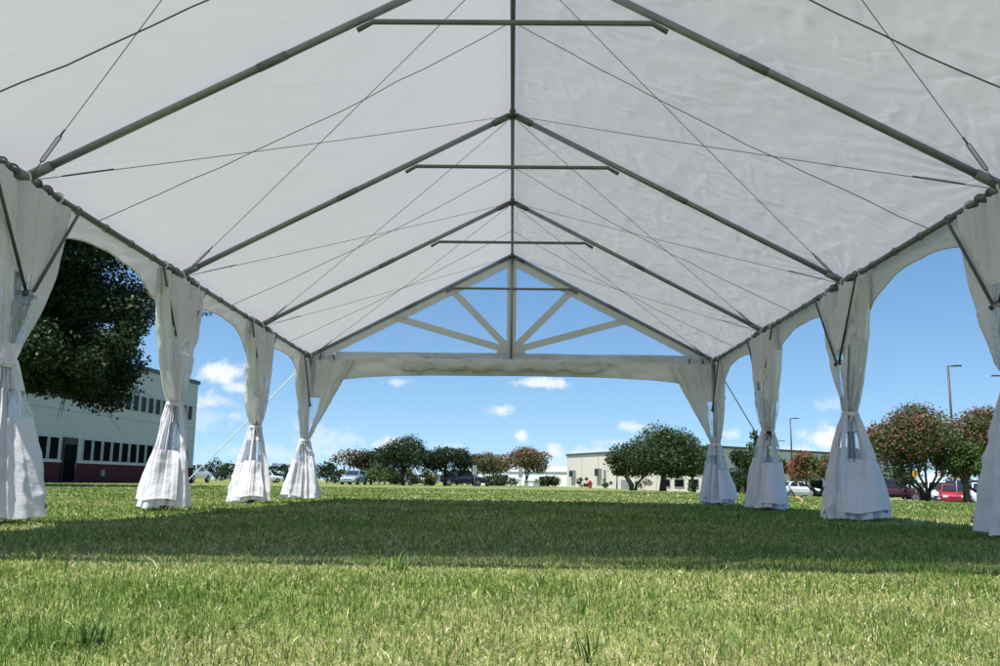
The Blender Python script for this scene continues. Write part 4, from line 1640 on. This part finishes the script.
def vehicle(kind, name, label, x, y, heading, pm, group=None, cat='car', z=None):
    """front of the car points along heading (degrees, 0 = +X)"""
    z0 = float(gz(x, y)) + .004 if z is None else z
    root = thing(name, label, cat, (x, y, z0), R(heading), group)
    if kind == 'sedan':
        Lh, hw, belt, roofz, body = 2.3, .88, .92, 1.45, [(-2.3, .42, .80, .80), (-2.2, .25, .95, .85), (-1.4, .2, .98, .88), (.9, .2, .94, .88), (1.7, .22, .82, .86), (2.2, .28, .70, .80), (2.3, .38, .60, .72)]
        cab = [(-1.75, .95), (-1.05, 1.42), (.15, 1.45), (1.05, .93)]
        wx = (-1.35, 1.42)
        wr = .32
    elif kind == 'suv':
        Lh, hw, belt, roofz, body = 2.35, .93, 1.08, 1.78, [(-2.35, .45, 1.0, .86), (-2.28, .3, 1.08, .91), (-1.4, .28, 1.1, .93), (1.0, .28, 1.08, .93), (1.9, .3, 1.02, .91), (2.3, .35, .88, .85), (2.36, .45, .7, .8)]
        cab = [(-2.25, 1.08), (-1.95, 1.74), (.25, 1.78), (1.05, 1.07)]
        wx = (-1.4, 1.42)
        wr = .37
    else:  # pickup
        Lh, hw, belt, roofz, body = 2.8, .96, 1.1, 1.85, [(-2.8, .55, 1.05, .92), (-2.75, .45, 1.1, .95), (-1.0, .4, 1.1, .96), (1.2, .38, 1.1, .96), (2.2, .4, 1.06, .94), (2.7, .42, .98, .9), (2.8, .5, .8, .86)]
        cab = [(-.85, 1.1), (-.7, 1.82), (.6, 1.85), (1.35, 1.09)]
        wx = (-1.75, 1.75)
        wr = .40

    def sec(s_):
        a, zb, zt, w = s_
        return [(a, -w * .92, zb), (a, w * .92, zb), (a, w, zb + (zt - zb) * .35), (a, w * .985, zb + (zt - zb) * .75), (a, w * .9, zt), (a, -w * .9, zt), (a, -w * .985, zb + (zt - zb) * .75), (a, -w, zb + (zt - zb) * .35)]
    loft(MB(), body, sec).build('body', pm, root)
    wb, wt_ = hw * .88, hw * .72
    (ax, az), (bx, bz), (cx, cz), (dx, dz) = cab
    vs = []
    for sgn in (-1, 1):
        vs += [(ax, sgn * wb, az - .05), (bx, sgn * wt_, bz), (cx, sgn * wt_, cz), (dx, sgn * wb, dz - .05)]
    MB().add(vs, [(0, 1, 2, 3), (7, 6, 5, 4), (1, 5, 6, 2), (0, 4, 5, 1), (3, 2, 6, 7)]).build('cabin', pm, root)

    def quad(ps, nm, m, par=root):
        return MB().add(ps, [(0, 1, 2, 3)]).build(nm, m, par)

    def lerp(a, b, t):
        return tuple(a[i] + (b[i] - a[i]) * t for i in range(3))
    for sgn in (-1, 1):
        A, B, C, D = (ax, sgn * (wb + .006), az), (bx, sgn * (wt_ + .006), bz), (cx, sgn * (wt_ + .006), cz), (dx, sgn * (wb + .006), dz)
        bot = lambda t: lerp(A, D, t)
        topp = lambda t: lerp(B, C, t)
        for t0, t1, s0, s1 in ((.13, .48, .08, .46), (.52, .86, .54, .94)):
            p = [lerp(bot(t0), topp(s0), .12), lerp(bot(t1), topp(s1), .12), lerp(bot(t1), topp(s1), .88), lerp(bot(t0), topp(s0), .88)]
            quad(p, 'side_window', M_CGLASS)
    for (lx, lz), (ux, uz), dirx, nm in (((dx, dz), (cx, cz), 1, 'windscreen'), ((ax, az), (bx, bz), -1, 'rear_window')):
        p0, p1 = (lx + dirx * .012, 0, lz + .012), (ux + dirx * .012, 0, uz + .012)
        a, b = lerp(p0, p1, .1), lerp(p0, p1, .9)
        w0, w1 = wb * .9, wt_ * .93
        quad([(a[0], -w0, a[2]), (a[0], w0, a[2]), (b[0], w1, b[2]), (b[0], -w1, b[2])], nm, M_CGLASS)
    for wxx in wx:
        for sgn in (-1, 1):
            yb = sgn * (hw - .1)
            w = MB().tube([(wxx, yb - .1 * sgn, wr), (wxx, yb + .11 * sgn, wr)], wr, 20).build('wheel', M_TYRE, root)
            MB().tube([(wxx, yb + .105 * sgn, wr), (wxx, yb + .125 * sgn, wr)], wr * .62, 16).build('rim', M_RIM, w)
    fx = body[-1][0]
    bzm = (body[-2][1] + body[-2][2]) / 2
    for sgn in (-1, 1):
        MB().box((fx - .06, sgn * hw * .66, bzm + .12), (.16, .32, .16)).build('headlight', M_LAMP, root)
        MB().box((-Lh + .05, sgn * hw * .78, belt - .22), (.14, .2, .26)).build('tail_light', M_TAIL, root)
        MB().box((dx - .35, sgn * (hw + .09), belt + .06), (.14, .2, .13)).build('mirror', pm, root)
    MB().box((fx - .01, 0, bzm - .02), (.08, hw * .9, .16)).build('grille', M_CHROME, root)
    MB().box((fx - .04, 0, body[-1][1] + .02), (.2, hw * 1.66, .16)).build('bumper', pm if kind == 'sedan' else M_CHROME, root)
    if kind == 'pickup':
        MB().box((-1.82, hw - .06, 1.16), (1.85, .1, .12)).box((-1.82, -hw + .06, 1.16), (1.85, .1, .12)).box((-2.74, 0, 1.16), (.1, hw * 1.7, .12)).build('bed_rail', pm, root)
    return root


vehicle('sedan', 'parked_car', 'silver blue car facing the field, parked by the light green shrub', X(354, 92), 92, -96, P_SILVER)
vehicle('pickup', 'parked_truck', 'white truck seen from behind at the end of the red based building', X(192, 92), 92, 85, P_WHITE, cat='truck')
vehicle('suv', 'parked_car', 'small white car showing between the two left rear curtains', X(267, 140), 140, 30, P_WHITE)
vehicle('pickup', 'parked_truck', 'dark navy truck parked between the round oak and the dull pink crape myrtle', X(462, 108), 108, 15, P_NAVY, cat='truck')
vehicle('sedan', 'parked_car', 'white car behind the yellowish green shrub under the dark oaks', X(421, 116), 116, 10, P_WHITE)
vehicle('sedan', 'parked_car', 'white car beyond the orange crape myrtle', X(797, 84), 84, 20, P_WHITE)
vehicle('pickup', 'parked_truck', 'maroon pickup truck side on behind the kerb', X(890, 76), 76, -12, P_MAROON, cat='truck')
vehicle('suv', 'parked_car', 'white car right behind the stems of the large crape myrtle', X(938, 73), 73, -112, P_WHITE)
vehicle('sedan', 'parked_car', 'bright red car behind the kerb, right of the large crape myrtle stems', X(952, 66), 66, -112, P_RED)
vehicle('suv', 'parked_car', 'dark blue car beside the red car', X(971, 65), 65, -85, P_DARK)
vehicle('sedan', 'parked_car', 'white car at the kerb next to the curtain at the right edge', X(984, 58), 58, -112, P_WHITE)

# ------------------------------------------------------------------ street furniture
M_POLE = simple('dark_bronze_pole', (.055, .05, .047), .5, .3)
M_SIGNY = simple('yellow_sign', (.72, .44, .02), .5)
M_SIGNB = simple('sign_back', (.34, .35, .36), .5, .4)
M_BOXG = simple('pale_green_cabinet', (.30, .36, .26), .6)
M_HYD = simple('red_hydrant', (.40, .02, .02), .5)


def lamp(x, y, h, arm, label, group='parking lot lamps'):
    z0 = float(gz(x, y))
    root = thing('street_lamp', label, 'street lamp', (x, y, z0), 0, group)
    MB().tube([(0, 0, .4), (0, 0, h)], [.11, .075], 10).build('pole', M_POLE, root, True)
    MB().tube([(0, 0, -.2), (0, 0, .4)], .28, 14).build('base', M_CONC, root)
    sg = 1 if arm > 0 else -1
    MB().tube([(0, 0, h - .06), (arm * .45, 0, h - .03)], .045, 8).build('arm', M_POLE, root, True)
    hd = MB().box((arm * .72, 0, h - .02), (abs(arm) * .62, .36, .11), taper=.9).build('lamp_head', M_POLE, root)
    MB().box((arm * .72, 0, h - .082), (abs(arm) * .45, .26, .02)).build('lens', M_LAMP, hd)


lamp(X(956.5, 72), 72, 11.0, 1.0, 'tallest dark lamp post rising behind the pink crape myrtles')
lamp(X(793, 110), 110, 9.5, 1.0, 'dark lamp post above the orange crape myrtle')
lamp(X(779, 165), 165, 9.6, 1.3, 'distant small lamp post left of the one above the orange crape myrtle')
lamp(X(1013, 78), 78, 11.0, -1.0, 'lamp post at the right edge with only its head showing beside the curtain')


def sign(x, y, h, kind, label, w=.75):
    root = thing('road_sign', label, 'sign', (x, y, float(gz(x, y))), 0)
    MB().tube([(0, 0, -.2), (0, 0, h)], .035, 8).build('post', M_SIGNB, root, True)
    if kind == 'diamond':
        s = w * .72
        MB().add([(-s, -.045, h), (0, -.045, h - s), (s, -.045, h), (0, -.045, h + s), (-s, -.03, h), (0, -.03, h - s), (s, -.03, h), (0, -.03, h + s)],
                 [(0, 1, 2, 3), (7, 6, 5, 4), (0, 4, 5, 1), (1, 5, 6, 2), (2, 6, 7, 3), (3, 7, 4, 0)]).build('panel', M_SIGNY, root)
        # small walking figure symbol
        MB().add([(-.03, -.05, h - .15), (.03, -.05, h - .15), (.055, -.05, h + .05), (-.055, -.05, h + .05)], [(0, 1, 2, 3)]).disc((0, -.05, h + .11), (0, -1, 0), .04, 10).build('symbol', M_BLACK, root)
    else:
        MB().box((0, -.045, h - .35), (w, .02, .95)).build('panel', M_SIGNB, root)


sign(X(916, 56), 56, 1.75, 'diamond', 'yellow diamond sign nearer the maroon pickup', .40)
sign(X(957, 54), 54, 1.72, 'diamond', 'yellow diamond sign at the trunk of the bright green tree', .40)
sign(X(474.5, 90), 90, 1.95, 'plate', 'grey backed sign on a post before the dull pink crape myrtle', .42)
sign(X(520.5, 86), 86, 1.75, 'plate', 'grey backed sign on a post at the trunk of the dark pink crape myrtle', .40)

ub = thing('utility_box', 'pale green utility cabinet on the grass right of the dark pink crape myrtle', 'cabinet', (X(532, 88), 88, float(gz(X(532, 88), 88))))
MB().box((0, 0, .29), (1.5, .9, .58), taper=.97).build('cabinet', M_BOXG, ub)
MB().box((0, 0, .60), (1.56, .96, .05)).build('lid', M_BOXG, ub)
MB().box((-.1, -.46, .3), (.5, .02, .4)).build('door', M_WHITE, ub)
hy = thing('fire_hydrant', 'red fire hydrant standing before the beige wall', 'hydrant', (X(590, 96), 96, float(gz(X(590, 96), 96))))
MB().tube([(0, 0, -.1), (0, 0, .08), (0, 0, .09), (0, 0, .62)], [.2, .2, .14, .14], 12).build('barrel', M_HYD, hy)
MB().tube([(0, 0, .62), (0, 0, .66), (0, 0, .78), (0, 0, .86)], [.18, .18, .12, .04], 12).build('bonnet', M_HYD, hy)
for sgn in (-1, 1):
    MB().tube([(sgn * .12, 0, .5), (sgn * .28, 0, .5)], .08, 10).build('nozzle', M_HYD, hy)
